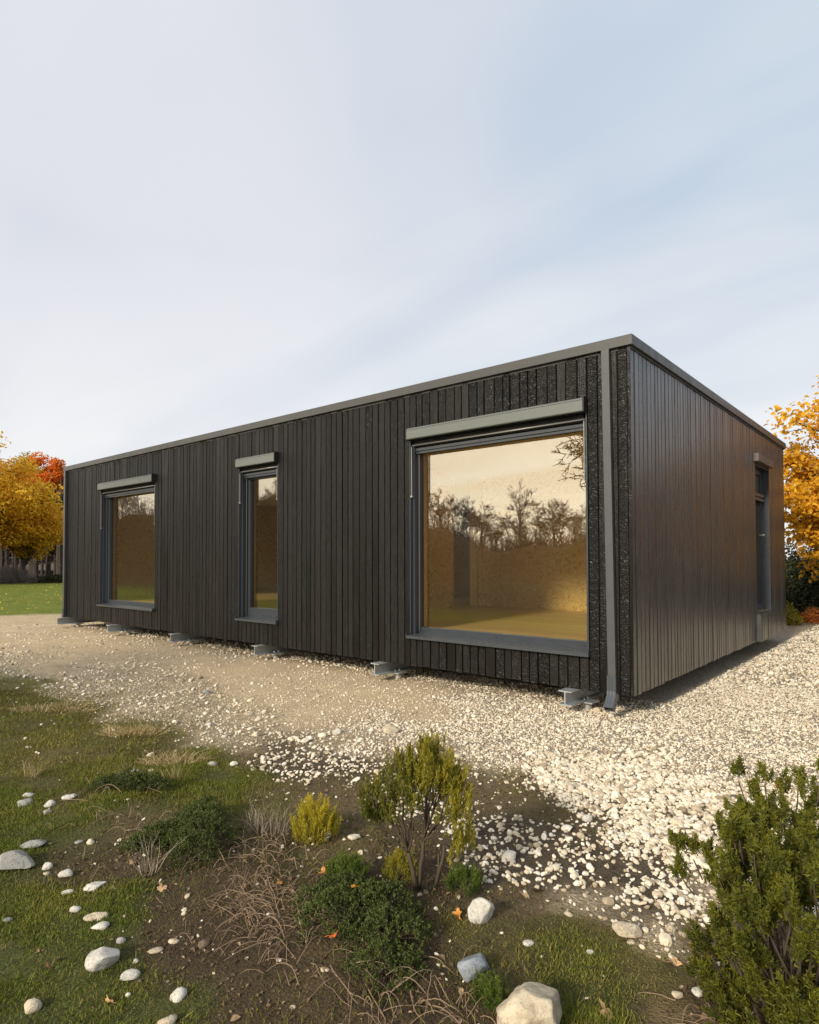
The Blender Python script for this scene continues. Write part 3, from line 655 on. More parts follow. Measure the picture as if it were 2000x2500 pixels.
# ---------------------------------------------------------------- loose stones and boulders, one by one
WHITE = [(0, (.52, .49, .43)), (1, (.66, .63, .56))]; GREYS = [(0, (.30, .29, .26)), (1, (.36, .34, .30))]; TAN = [(0, (.50, .42, .30)), (1, (.60, .52, .38))]; BLUE = [(0, (.25, .27, .30)), (1, (.33, .345, .37))]; BROWN = [(0, (.15, .11, .075)), (1, (.2, .15, .1))]
def rock_mat(name, r_):
    n = material(name); p = n.pos()
    a = n.noise(p, 22, 6, .65); b = n.noise(p, 120, 5, .7); sp = n.noise(p, 330, 2, .5)
    c = n.ramp(a, [(.3, tuple(q * .62 for q in r_[0][1])), (.5, r_[0][1]), (.7, r_[1][1])])
    c = n.mixc(n.mapr(n.math('ADD', b, n.math('MULTIPLY', n.math('SUBTRACT', n.noise(p, 7, 3, .5), .5), .35)), .54, .66, 0, .8), c, tuple(q * .45 for q in r_[0][1]))
    c = n.mixc(n.mapr(sp, .62, .72, 0, .6), c, tuple(min(.85, q * 1.35) for q in r_[1][1]))
    principled(n, Base_Color=c, Roughness=.85, Specular_IOR_Level=.3, Normal=n.bump(n.math('ADD', n.math('MULTIPLY', a, 1.2), n.math('MULTIPLY', b, .7)), .7, .008)); return n.mat
RM = {'w': rock_mat('pale_stone', WHITE), 'g': rock_mat('grey_stone', GREYS), 't': rock_mat('tan_stone', TAN), 'b': rock_mat('bluish_stone', BLUE), 'n': rock_mat('brown_clod', BROWN)}
def rock(name, x, y, sx_, sy_, sz_, rot, seed, mat, label, cat, sink=.25, cuts=5, sub=4):
    V, F = ICO[sub]; r = np.random.default_rng(seed); P_ = V.copy()
    for _ in range(cuts):                                   # shave planes off the ball so that it gets facets with soft edges
        nn = r.normal(size=3); nn /= np.linalg.norm(nn); dd = r.uniform(.52, .84); ex = P_ @ nn - dd
        P_ = P_ - np.clip(ex, 0, None)[:, None] * nn * .88
    ph = r.uniform(0, 6, 6)
    P_ *= (1 + .05 * np.sin(P_[:, [0]] * 4 + ph[0]) * np.cos(P_[:, [1]] * 3.5 + ph[1]) + .025 * np.sin(P_[:, [2]] * 9 + ph[2] + P_[:, [0]] * 7) + .012 * np.sin(P_[:, [1]] * 19 + ph[3]) * np.sin(P_[:, [2]] * 17 + ph[4]))
    P_ *= np.array([sx_, sy_, sz_]) / 2
    c, s = math.cos(rot), math.sin(rot)
    X = P_[:, 0] * c - P_[:, 1] * s + x; Y = P_[:, 0] * s + P_[:, 1] * c + y
    g = hz(x, y); Zc = P_[:, 2] + g + sz_ * (.5 - sink)
    o = np_mesh(name, np.stack([X, Y, Zc], 1), F, mat, smooth=True, loc=(x, y, g))
    return tag(o, label, cat)
CA = math.atan2(cr.y, cr.x)          # broad side turned to the open front
S_ = [  # x, y, width, height ratio, depth ratio, turn, material, label
 (-2.222, -4.186, .087, .5, .8, .1, 'w', 'small pale stone at the top of the cluster on the far left grass'),
 (-2.054, -4.258, .093, .6, .8, .2, 'g', 'lumpy grey-brown stone just below the pale one on the far left grass'),
 (-1.874, -4.188, .068, .7, .9, .9, 'w', 'upright pale pebble standing over a darker one in the left grass'),
 (-1.778, -4.238, .055, .5, .8, .1, 'g', 'dark grey stone touching the upright pale pebble in the left grass'),
 (-1.896, -4.060, .094, .42, .6, .35, 'w', 'long pale stone pointing at the dark mat shrub on the left'),
 (-1.430, -4.421, .130, .30, .6, .25, 'g', 'flat grey slab stone leaning behind the big oval boulder at the left edge'),
 (-1.272, -4.542, .185, .50, .8, .1, 'g', 'big oval lichen-grey boulder on the grass at the left edge'),
 (-1.137, -4.471, .052, .8, .8, .1, 'w', 'small blocky white stone right of the oval boulder'),
 (-1.060, -4.500, .036, .6, .8, .1, 't', 'tiny tan pebble in front of the blocky white stone'),
 (-.974, -4.437, .082, .5, .7, .1, 'w', 'rounded white stone in the grass below the reedy dead stalk'),
 (-.762, -4.402, .098, .32, .6, .5, 'w', 'flat white slab tilted towards the large dark mat shrub'),
 (-.821, -4.497, .056, .4, .6, .3, 'w', 'thin whitish stone in front of the tilted white slab'),
 (-.644, -4.537, .050, .6, .8, .1, 'w', 'single white stone at the edge between grass and brown soil'),
 (-.517, -4.501, .100, .32, .5, .35, 't', 'long tan-grey stone lying flat where grass meets soil'),
 (-.430, -4.526, .078, .4, .7, .1, 'w', 'whitish broken stone just below the long tan-grey one'),
 (-.285, -4.517, .040, .6, .8, .1, 'g', 'small round grey stone above the round white boulder in the grass'),
 (-.213, -4.609, .118, .68, .9, .1, 'w', 'round white speckled boulder in the lower left grass'),
 (-.073, -4.579, .068, .6, .7, .4, 'w', 'egg-shaped pale stone right of the round white boulder'),
 (-.136, -4.452, .059, .3, .6, .2, 't', 'flat tan chip of stone on the soil above the egg-shaped stone'),
 (-.126, -4.383, .046, .35, .8, .1, 't', 'small flat yellowish stone on bare brown soil'),
 (-.004, -4.327, .050, .7, .8, .1, 'n', 'brownish upright stone alone on the bare soil'),
 (-.132, -4.532, .030, .5, .8, .1, 'w', 'tiny white pebble between the egg-shaped stone and the flat tan chip'),
 (-.168, -4.865, .064, .7, .8, .3, 't', 'pinkish tan stone in the lower left corner'),
 (.172, -4.532, .066, .7, .8, .1, 'w', 'domed pale stone on grass near the bottom edge'),
 (.254, -4.617, .070, .5, .8, .1, 't', 'cream stone cut by the bottom edge, left of the middle'),
 (-.805, -4.743, .050, .25, .7, .1, 'g', 'low grey stone sunk into the grass at the left edge'),
 (-1.284, -4.265, .047, .5, .8, .1, 'g', 'half-hidden grey stone in the grass behind the left boulders'),
 (.715, -3.533, .110, .92, .85, .1, 'w', 'angular upright white boulder beside the orange leaf'),
 (.873, -3.814, .118, .78, .8, .4, 'b', 'bluish grey angular rock between the mat shrub and the largest boulder'),
 (1.135, -3.870, .235, .72, .75, .25, 't', 'largest boulder, cream with dark lichen, at the bottom edge'),
 (1.188, -3.232, .112, .50, .8, -.3, 't', 'smooth tan oval stone half sunk in soil right of the white boulder'),
 (1.232, -3.284, .034, .5, .8, .1, 't', 'tiny tan pebble touching the smooth oval stone'),
 (.938, -3.541, .046, .4, .8, .1, 'w', 'flat white stone on olive moss between the two big boulders'),
 (1.138, -3.438, .030, .6, .8, .1, 'w', 'small cream pebble on green moss above the largest boulder'),
 (.597, -2.299, .078, .6, .9, .1, 'w', 'white cobble at the end of the bare mud strip'),
 (1.515, -3.447, .048, .6, .8, .5, 'w', 'pale stone lying on soil by the foot of the right shrub'),
 (1.316, -3.100, .046, .6, .8, .1, 't', 'cream stone at the lower fringe of the gravel'),
 (-2.884, -2.511, .066, .6, .8, .1, 'w', 'cream stone alone on thin grass left of the two straw tufts'),
 (-2.367, -2.683, .054, .6, .8, .1, 'w', 'small white stone alone right of the straw tufts'),
 (-2.198, -3.537, .098, .3, .6, .1, 'g', 'flat grey stone behind the first dark mat shrub'),
 (-2.094, -3.450, .063, .4, .7, .1, 't', 'flat tan stone right of the flat grey stone behind the mat shrub'),
 (-1.829, -3.138, .075, .6, .8, .1, 'g', 'knobbly grey stone on olive grass below the lower straw tuft'),
 (-1.781, -1.972, .092, .7, .8, .1, 'w', 'cream boulder on the near edge of the sandy path'),
 (-1.481, -1.656, .165, .45, .8, .1, 't', 'broad low tan boulder lying in the gravel edge'),
 (-2.908, -2.066, .095, .4, .8, .1, 't', 'tan cobble between the path and the straw tufts'),
 (-4.312, -2.047, .090, .5, .8, .1, 't', 'cobble in the pebbly strip along the path, under the left window'),
 (-4.034, -1.816, .095, .6, .8, .1, 'g', 'greyer cobble in the pebbly strip along the path, next to a tan one'),
 (-.417, .130, .080, .9, .9, .1, 't', 'lumpy tan stone between the last beam and the rainwater pipe'),
 (.099, -.221, .088, .5, .8, .1, 'w', 'white cobble in front of the near house corner'),
 (-2.655, -3.131, .046, .4, .8, .1, 'n', 'brown clod on the grass between the two straw tufts'),
 (.484, -1.894, .090, .5, .8, .1, 't', 'tan cobble in the coarse gravel above the mud strip'),
 (-.653, -1.789, .090, .4, .8, .1, 't', 'brownish flat cobble in the gravel above the heather bush'),
]
for i, (x, y, w_, hr, dr, tr, mk, lab) in enumerate(S_):
    x += w_ * .22 * -cf.x; y += w_ * .22 * -cf.y; hr *= .86
    big = w_ > .09
    rock('boulder' if w_ > .1 else 'stone', x, y, w_ * 1.04, w_ * dr, w_ * hr * 1.25, CA + tr, 100 + i, RM[mk], lab, 'boulder' if w_ > .1 else 'stone', .24 if big else .33, 8 if big else 6, 5 if w_ > .2 else (4 if big else 2))

# ---------------------------------------------------------------- foliage helpers
def leaf_mat(name, ramp_, trans=.35, rough=.6, tip=None):
    n = material(name); r = n.attr('rnd').outputs['Fac']
    c = n.ramp(r, ramp_)
    if tip: c = n.mixc(n.attr('tip').outputs['Fac'], c, tip)
    d = n.node('ShaderNodeBsdfPrincipled', {'Base Color': c, 'Roughness': rough, 'Specular IOR Level': .3}).outputs[0]
    t = n.node('ShaderNodeBsdfTranslucent', {'Color': c}).outputs[0]
    n.l.new(n.node('ShaderNodeMixShader', {0: trans, 1: d, 2: t}).outputs[0], n.out.inputs[0]); return n.mat
def unit(v): return v / np.maximum(np.linalg.norm(v, axis=-1, keepdims=True), 1e-9)
def blades(base, dirv, length, width, name, mat, parent=None, rnd=None, bend=.3, loc=(0, 0, 0), tip=None):
    """grass blades or needles: a bent strip of two quads (as one quad and one narrowing quad)"""
    m = len(base); side = unit(np.cross(dirv, rng.normal(size=(m, 3)))); up = unit(dirv)
    L = length[:, None]; W = width[:, None] / 2
    droop = np.stack([rng.normal(0, 1, m), rng.normal(0, 1, m), -np.abs(rng.normal(0, .6, m))], 1) * bend
    p0 = base; p1 = base + up * L * .55 + droop * L * .12; p2 = base + up * L + droop * L * .5
    V = np.stack([p0 - side * W, p0 + side * W, p1 + side * W * .85, p1 - side * W * .85, p2 + side * W * .15, p2 - side * W * .15], 1).reshape(-1, 3)
    o = (np.arange(m) * 6)[:, None]
    F = np.concatenate([o + np.array([[0, 1, 2, 3]]), o + np.array([[3, 2, 4, 5]])], 1).reshape(-1, 4)
    if rnd is None: rnd = rng.uniform(0, 1, m)
    ex = None
    if tip is not None: ex = {'tip': np.repeat(tip, 6) * np.tile(np.array([.3, .3, .7, .7, 1, 1]), m)}
    return np_mesh(name, V, F, mat, parent, rnd=np.repeat(rnd, 2), loc=loc, extra=ex)
def leaves(c, nrm, size, name, mat, parent, rnd, loc=(0, 0, 0)):
    """folded pointed leaves: two quads hinged on the midrib"""
    m = len(c); nrm = unit(nrm); t = unit(np.cross(nrm, rng.normal(size=(m, 3)))); b = np.cross(nrm, t); s = size[:, None]
    fold = .22
    P = [c - t * s * .5, c + t * s * .5, c + b * s * .34 + nrm * s * fold - t * s * .12, c + b * s * .25 + nrm * s * fold * .7 + t * s * .26, c - b * s * .34 + nrm * s * fold - t * s * .12, c - b * s * .25 + nrm * s * fold * .7 + t * s * .26]
    V = np.stack(P, 1).reshape(-1, 3); o = (np.arange(m) * 6)[:, None]
    F = np.concatenate([o + np.array([[0, 1, 3, 2]]), o + np.array([[0, 4, 5, 1]])], 1).reshape(-1, 4)
    return np_mesh(name, V, F, mat, parent, rnd=np.repeat(rnd, 2), loc=loc)

# ---------------------------------------------------------------- grass
M_grass = leaf_mat('grass_blade', [(0, (.070, .105, .012)), (.4, (.145, .19, .020)), (.7, (.23, .215, .035)), (1, (.36, .28, .09))], .3)
M_moss = leaf_mat('thin_olive_grass', [(0, (.085, .072, .020)), (.5, (.17, .14, .036)), (.85, (.24, .19, .06)), (1, (.40, .31, .13))], .25)
def grass(N, d0, d1, dens, ln, wd, name, mat, lab, bmin=-.70, bmax=.66, ga=3.6, gb=1.25):
    d = np.sqrt(rng.uniform(d0 ** 2, d1 ** 2, N)); b = rng.uniform(math.atan2(-cf.x, cf.y) + bmin, math.atan2(-cf.x, cf.y) + bmax, N)
    x = CX - d * np.sin(b); y = CY + d * np.cos(b); zz = zones(x, y)
    dn = (zz @ np.array([dens.get(k, 0) for k in KINDS])) * np.clip(ga * fbm(x * 3.7, y * 3.7, 66) - gb, 0, 1.2)
    k = rng.uniform(0, 1, N) < dn; x, y, d = x[k], y[k], d[k]; m = len(x); print(name, m)
    base = np.stack([x, y, height(x, y) - .002], 1); dv = np.stack([rng.normal(0, .38, m), rng.normal(0, .38, m), np.ones(m)], 1)
    L = ln * rng.lognormal(0, .35, m) * (.3 + 1.3 * fbm(x * 2, y * 2, 12)); 
    r = np.clip(fbm(x * 2.5, y * 2.5, 91) * .7 + rng.uniform(-.15, .35, m), 0, 1)
    return tag(blades(base, dv, L, wd * rng.uniform(.7, 1.3, m), name, mat, rnd=r), lab, 'grass', kind='stuff')
grass(520000, 1.7, 5.2, {'V': 1.0, 'O': .30, 'D': .05, 'M': .05}, .021, .0028, 'grass', M_grass, 'short green grass in the lower left and by the boulders')
grass(620000, 1.8, 8.5, {'O': 1.0, 'V': .9, 'M': .30, 'K': .08, 'D': .14}, .018, .0030, 'grass', M_moss, 'thin olive and straw-coloured grass between the shrubs and the path', ga=2.2, gb=.35)
grass(170000, 5.2, 13, {'V': 1.0, 'O': .75}, .030, .006, 'grass', M_grass, 'grass on the left towards the path')
M_lawn = leaf_mat('lawn_blade', [(0, (.11, .135, .010)), (.4, (.21, .235, .016)), (.7, (.30, .30, .03)), (1, (.38, .34, .06))], .35)
grass(190000, 18, 37, {'L': 1.0}, .09, .03, 'lawn', M_lawn, 'bright green lawn beyond the gravel at the left', -.70, -.36)
k = 1000; d = rng.uniform(20, 36, k) ; b_ = rng.uniform(math.atan2(-cf.x, cf.y) + .28, math.atan2(-cf.x, cf.y) + .66, k); x = CX - d * np.sin(b_); y = CY + d * np.cos(b_)
M_lawnleaf = leaf_mat('lawn_leaf', [(0, (.30, .16, .03)), (.6, (.62, .38, .06)), (1, (.75, .50, .12))], .2)
tag(leaves(np.stack([x, y, height(x, y) + .05], 1), rng.normal(0, .4, (k, 3)) + np.array([0, 0, 1]), rng.uniform(.035, .075, k), 'fallen_leaves', M_lawnleaf, None, rng.uniform(0, 1, k)), 'yellow fallen leaves sprinkled over the far lawn', 'leaves', kind='stuff')

# ---------------------------------------------------------------- shrubs
M_bark = simple('shrub_bark', (.075, .055, .038), .85, 0, (80, .6, .004), .3, .5)
M_bark2 = simple('tree_bark', (.060, .048, .038), .9, 0, (18, .7, .02), .3, .5)
M_twig = simple('dead_twig', (.24, .165, .105), .8, 0, None, .3, .5)
M_heath = leaf_mat('heather_leaf', [(0, (.050, .062, .010)), (.4, (.13, .135, .018)), (.75, (.27, .235, .022)), (1, (.42, .33, .03))], .30, tip=(.34, .29, .03))
M_yellow = leaf_mat('yellow_heather_leaf', [(0, (.16, .15, .014)), (.5, (.36, .31, .025)), (1, (.56, .45, .035))], .35, tip=(.55, .45, .05))
M_mat = leaf_mat('mat_juniper_leaf', [(0, (.018, .030, .008)), (.45, (.050, .070, .016)), (1, (.13, .155, .035))], .2, tip=(.12, .14, .03))
M_green = leaf_mat('green_heather_leaf', [(0, (.035, .065, .010)), (.6, (.075, .12, .018)), (1, (.13, .17, .02))], .3, tip=(.16, .19, .03))
M_knob = leaf_mat('hebe_leaf', [(0, (.022, .031, .006)), (.5, (.070, .080, .010)), (.85, (.18, .175, .015)), (1, (.20, .12, .02))], .32, tip=(.21, .20, .022))
def spires(tips, dirs, lens, per, nl, nw, mat, parent, spread=.42, name='foliage', rad=.006, shade=None):
    """needles set along upright shoots"""
    m = len(tips); K = per; t = rng.uniform(0, 1, (m, K)); u = unit(dirs)
    c = tips[:, None, :] + u[:, None, :] * (lens[:, None] * t)[..., None] + rng.normal(0, rad, (m, K, 3)) * (1.15 - t)[..., None]
    dv = u[:, None, :] + rng.normal(0, spread, (m, K, 3))
    r = (shade if shade is not None else rng.uniform(0, 1, m))[:, None] * .75 + rng.uniform(-.05, .3, (m, K))
    tt = np.repeat(0, 0); tipv = (t.ravel() ** 3) * .7
    return blades(c.reshape(-1, 3), dv.reshape(-1, 3), nl * rng.uniform(.7, 1.3, m * K), nw * rng.uniform(.8, 1.2, m * K), name, mat, parent, rnd=np.clip(r.ravel(), 0, 1), bend=.15, tip=tipv)
def stem(mb, a, b, r0, r1, wob=.03, k=6, seg=6):
    a = np.array(a, float); b = np.array(b, float); L = np.linalg.norm(b - a); pts = []
    j = np.array([0., 0, 0])
    for i in range(seg + 1):
        t = i / seg; j = j + rng.normal(0, wob * L / seg, 3) * (0 if i in (0,) else 1); pts.append(a + (b - a) * t + j * math.sin(math.pi * t))
    mb.tube(pts, [r0 + (r1 - r0) * i / seg for i in range(seg + 1)], k); return pts

# upright heather bush in the middle: two groups of bare stems under flat-topped plumes
hx, hy = .395, -3.55; g = hz(hx, hy)
hb = thing('heather_bush', (hx, hy, g), 'tallest bush in the middle, bare forked stems under upright yellow-green plumes', 'bush')
right = np.array(cr); right[2] = 0; right /= np.linalg.norm(right); fwd = np.array([-right[1], right[0], 0])
def L3(u, v, z, x=hx, y=hy, gz=g): return np.array([x, y, gz]) + right * u + fwd * v + np.array([0, 0, z])
mb = MB(); ends = []
mains = [((0, 0, 0), (-.035, 0, .16), .012), ((.012, .01, 0), (.03, .02, .20), .011), ((.085, .03, 0), (.125, .05, .17), .009), ((.09, .03, 0), (.10, .06, .13), .006)]
fork = []
for a, b, r in mains: stem(mb, L3(*a), L3(*b), r, r * .75, .08); fork.append((b, r * .75))
plumes = [(-.20, .46), (-.165, .50), (-.12, .53), (-.07, .585), (-.035, .56), (-.015, .60), (.03, .64), (.055, .66), (.085, .645), (.12, .60), (.155, .56), (.175, .50), (.10, .55), (.02, .54), (.12, .50), (-.02, .50), (.05, .50), (.16, .52), (-.10, .46), (-.19, .42), (.14, .46), (.19, .45), (.17, .30), (.20, .27), (-.14, .40), (.06, .60)]
T = []; Dr = []; Ls = []; Sh = []
for (u, z) in plumes:
    v = rng.uniform(-.08, .10)
    fk = min(fork[:2] if z > .33 else (fork if u < .1 else fork[2:]), key=lambda f: abs(f[0][0] - u) + rng.uniform(0, .03))
    tgt = (u, v, z - .10); mid = ((fk[0][0] + u) / 2 + rng.normal(0, .012), v * .5, (fk[0][2] + z - .10) / 2 - .01)
    stem(mb, L3(*fk[0]), L3(*mid), fk[1] * .6, .0038, .08); stem(mb, L3(*mid), L3(*tgt), .0038, .0022, .08)
    for k in range(11):
        a = rng.normal(0, .026, 3); T.append(L3(u + a[0], v + a[1], z - .115 + a[2] * .8)); Dr.append([rng.normal(0, .16) + u * .5 * right[0], rng.normal(0, .16) + u * .5 * right[1], 1]); Ls.append(rng.uniform(.06, .115)); Sh.append(np.clip(.15 + (u + .16) * 1.9 + rng.uniform(-.15, .25) + (z - .5) * .8, 0, 1))  # right-hand and upper plumes coloured brighter, imitating the fall of light
mb.build('stems', M_bark, hb, smooth=True)
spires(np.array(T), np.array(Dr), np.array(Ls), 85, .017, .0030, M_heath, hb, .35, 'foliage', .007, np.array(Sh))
def tuft_bush(name, x, y, wid, hgt, num, mat, label, lean=.25, ln=(.06, .11), per=55, nl=.014, nw=.0018, dep=None, base_up=.15, cat='shrub', bark=M_bark, round_=.6):
    g = hz(x, y); b = thing(name, (x, y, g), label, cat); dep = dep or wid
    mb = MB(); T = []; Dd = []; Ls = []; Sh = []
    for i in range(num):
        a = rng.uniform(0, 6.283); r = math.sqrt(rng.uniform(0, 1)); u, v = math.cos(a) * r * wid / 2, math.sin(a) * r * dep / 2
        top = hgt * (1 - round_ * r ** 2.2) * rng.uniform(.78, 1.05); l = min(rng.uniform(*ln), top)
        zb = rng.uniform(base_up, 1) ** .6 * max(top - l, 0)
        T.append(L3(u, v, zb, x, y, g)); out = right * u / wid + fwd * v / dep
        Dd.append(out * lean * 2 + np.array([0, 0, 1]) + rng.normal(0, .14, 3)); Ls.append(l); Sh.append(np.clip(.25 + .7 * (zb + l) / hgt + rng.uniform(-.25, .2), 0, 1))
        if i % 4 == 0: stem(mb, L3(0, 0, -.01, x, y, g), L3(u, v, zb, x, y, g), .0060, .0015, .06, 4, 4)
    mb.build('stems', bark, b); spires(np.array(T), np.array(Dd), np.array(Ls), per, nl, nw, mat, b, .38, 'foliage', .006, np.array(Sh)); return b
tuft_bush('heather_shrub', -.375, -3.45, .215, .265, 210, M_yellow, 'small bushy yellow-green heather shrub left of the tall bush', .22, (.06, .11), 60, .015, .0019)
tuft_bush('heather_shrub', .285, -3.52, .13, .17, 90, M_heath, 'low olive heather tuft at the left foot of the tall bush', .3, (.04, .08), 50)
tuft_bush('heather_shrub', .545, -3.40, .14, .125, 90, M_green, 'low green heather tuft at the right foot of the tall bush', .4, (.04, .07), 50)
tuft_bush('heather_shrub', .12, -3.70, .17, .13, 110, M_green, 'bright green feathery tuft rising at the back of the large front mat shrub', .3, (.05, .09), 55)
tuft_bush('heather_shrub', 1.0, -3.90, .09, .11, 45, M_green, 'small green sprig left of the largest boulder at the bottom edge', .3, (.05, .08), 50)
def mat_shrub(lobes, label, h, num, parentxy):
    x0, y0 = parentxy; g0 = hz(x0, y0); b = thing('mat_shrub', (x0, y0, g0), label, 'shrub'); T = []; Dd = []; Ls = []; Sh = []; mb = MB()
    for (x, y, rx, ry, hh) in lobes:
        k = int(num * rx * ry / .03)
        a = rng.uniform(0, 6.283, k); r = np.sqrt(rng.uniform(0, 1, k)) * (1 + .22 * np.sin(a * 3 + x * 9) + .13 * np.sin(a * 7 + 1))
        u = np.cos(a) * r * rx; v = np.sin(a) * r * ry; X = x + right[0] * u + fwd[0] * v; Y = y + right[1] * u + fwd[1] * v
        dome = np.clip(1 - np.clip(r, 0, 1) ** 2.4, 0, 1); lump = .55 + .75 * fbm(X * 16, Y * 16, 44, 3)
        zt = height(X, Y) + hh * dome * lump
        T.append(np.stack([X, Y, zt - rng.uniform(0, .03, k)], 1)); out = right[None] * (u / rx)[:, None] + fwd[None] * (v / ry)[:, None]
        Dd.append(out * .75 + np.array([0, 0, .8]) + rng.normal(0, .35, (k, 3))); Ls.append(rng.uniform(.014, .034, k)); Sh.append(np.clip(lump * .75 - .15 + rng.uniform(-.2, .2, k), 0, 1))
        for q in range(0, k, 14): stem(mb, (x + rng.normal(0, .02), y + rng.normal(0, .02), hz(x, y) + .01), (X[q], Y[q], zt[q] - .01), .004, .0018, .06, 4, 3)
    mb.build('stems', M_bark, b)
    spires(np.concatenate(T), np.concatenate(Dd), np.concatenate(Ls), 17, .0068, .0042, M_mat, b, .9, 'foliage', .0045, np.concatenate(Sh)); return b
mat_shrub([(-1.80, -3.86, .17, .11, .10), (-1.62, -3.72, .15, .10, .10), (-1.70, -3.80, .12, .10, .11)], 'dark low mat shrub among roots, furthest left of the three mats', .1, 620, (-1.72, -3.8))
mat_shrub([(-1.03, -3.70, .12, .11, .11), (-.90, -3.82, .16, .14, .13), (-.72, -3.93, .20, .15, .15), (-.86, -4.03, .16, .12, .12), (-.58, -4.02, .13, .10, .12), (-.95, -4.12, .10, .07, .06)], 'dark green mat shrub spreading between the grass and the twig pile', .1, 620, (-.8, -3.9))
mat_shrub([(.40, -3.80, .17, .12, .10), (.23, -3.84, .14, .11, .10), (.57, -3.92, .17, .15, .11), (.38, -3.95, .20, .13, .11), (.18, -3.94, .10, .09, .07), (.66, -4.04, .13, .10, .08)], 'large dark green mat shrub in the centre foreground with leaves caught in it', .1, 640, (.42, -3.9))

# big blurry-leaved shrub at the right edge: forked stems ending in blunt leafy knobs
sx0, sy0 = 1.80, -3.62; g = hz(sx0, sy0)
rs = thing('knobby_shrub', (sx0, sy0, g), 'big shrub at the right edge with blunt olive-green leafy knobs on forked stems', 'shrub')
mb = MB(); T = []; Dd = []; Ls = []; Sh = []
knobs = [(1.56, -3.16, .70), (1.60, -3.10, .63), (1.63, -3.09, .69), (1.68, -3.08, .67), (1.74, -3.13, .70), (1.70, -3.16, .60), (1.84, -3.31, .83), (1.80, -3.28, .70), (1.60, -3.22, .58), (1.42, -3.42, .50), (1.44, -3.44, .43), (1.47, -3.40, .48), (1.50, -3.36, .47)]
while len(knobs) < 340:
    a = rng.uniform(0, 6.283); r = math.sqrt(rng.uniform(0, 1)); z = rng.uniform(.02, .66)
    rr = .34 * math.sqrt(max(.05, 1 - ((z - .30) / .52) ** 2)); cx_, cy_ = 1.84, -3.44
    x = cx_ + right[0] * math.cos(a) * r * rr * 1.0 + fwd[0] * math.sin(a) * r * rr; y = cy_ + right[1] * math.cos(a) * r * rr + fwd[1] * math.sin(a) * r * rr
    if r < .35 and z < .4: continue
    knobs.append((x, y, z))
roots = [np.array([sx0 + rng.normal(0, .05), sy0 + .12 + rng.normal(0, .05), g]) for _ in range(7)]
for i, (x, y, z) in enumerate(knobs):
    x += .03 * cr.x; y += .03 * cr.y; z = max(.03, z - .05)
    p = np.array([x, y, g + z]); rt = roots[i % 7]
    fk = rt + (p - rt) * .62 + np.array([0, 0, -.03])
    (stem(mb, rt, fk, .006, .003, .05, 5, 5) if i % 6 == 0 or i < 13 else None); stem(mb, p - (p - fk) * .35, p - np.array([0, 0, .02]), .003, .0022, .05, 5, 4)
    out = p - np.array([1.80, -3.45, g + .25]); out = out / (np.linalg.norm(out) + 1e-6)
    for k in range(rng.integers(4, 7)):
        d = out * .55 + np.array([0, 0, .75]) + rng.normal(0, .38, 3); o_p = p + rng.normal(0, .014, 3)
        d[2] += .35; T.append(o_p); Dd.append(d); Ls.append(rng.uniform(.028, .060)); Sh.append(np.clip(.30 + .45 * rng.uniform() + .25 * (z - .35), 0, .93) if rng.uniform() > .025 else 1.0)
mb.build('stems', M_bark, rs, smooth=True)
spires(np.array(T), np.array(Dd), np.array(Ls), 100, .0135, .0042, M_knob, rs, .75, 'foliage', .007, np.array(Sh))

# ---------------------------------------------------------------- dry grass tufts and reeds
M_straw = leaf_mat('straw', [(0, (.26, .19, .085)), (.6, (.44, .34, .16)), (1, (.60, .49, .27))], .3)
M_reed = leaf_mat('grey_reed', [(0, (.20, .155, .11)), (1, (.46, .38, .29))], .3)
def dry(name, x, y, wx, wy, num, ln, label, mat=M_straw, w_=.0035, lean=.45, cat='dry grass'):
    a = rng.uniform(0, 6.283, num); r = np.sqrt(rng.uniform(0, 1, num)); u = np.cos(a) * r * wx; v = np.sin(a) * r * wy
    X = x + right[0] * u + fwd[0] * v; Y = y + right[1] * u + fwd[1] * v
    dv = rng.normal(0, lean, (num, 3)); dv[:, 2] = np.abs(dv[:, 2]) * .3 + .75; dv += np.outer(u / wx, right) * lean
    o = blades(np.stack([X, Y, height(X, Y)], 1), dv, ln * rng.lognormal(0, .3, num), np.full(num, w_), name, mat, bend=.6, loc=(x, y, hz(x, y)))
    return tag(o, label, cat)
dry('straw_tuft', -3.05, -3.12, .26, .10, 600, .085, 'golden straw tuft, upper of the two on the thin grass', w_=.004, lean=.6)
dry('straw_tuft', -2.12, -3.28, .24, .09, 520, .075, 'golden straw tuft, lower and nearer of the two on the thin grass', w_=.0035, lean=.6)
dry('straw_tuft', -4.5, -3.2, .40, .12, 450, .07, 'flattened pale straw patch far left near the pebbly strip', w_=.005, lean=.9)
dry('straw_tuft', -1.91, -3.72, .05, .03, 30, .15, 'thin upright straw blades behind the furthest left mat shrub', w_=.003, lean=.16)
dry('straw_tuft', -1.76, -3.52, .10, .05, 50, .13, 'loose straw stalks right of the thin upright blades', w_=.003, lean=.3)
dry('reed_tuft', -.60, -3.58, .11, .06, 150, .15, 'grey-beige dead reed tuft beside the small yellow shrub', M_reed, .0032, .14)
dry('reed_tuft', -.66, -4.22, .045, .03, 32, .15, 'few upright dead reed stalks at the left of the big spreading mat shrub', M_reed, .0035, .22)
dry('straw_tuft', -2.6, -4.05, .05, .04, 40, .09, 'small pale grass tuft on green grass at the far left', w_=.003, lean=.3)

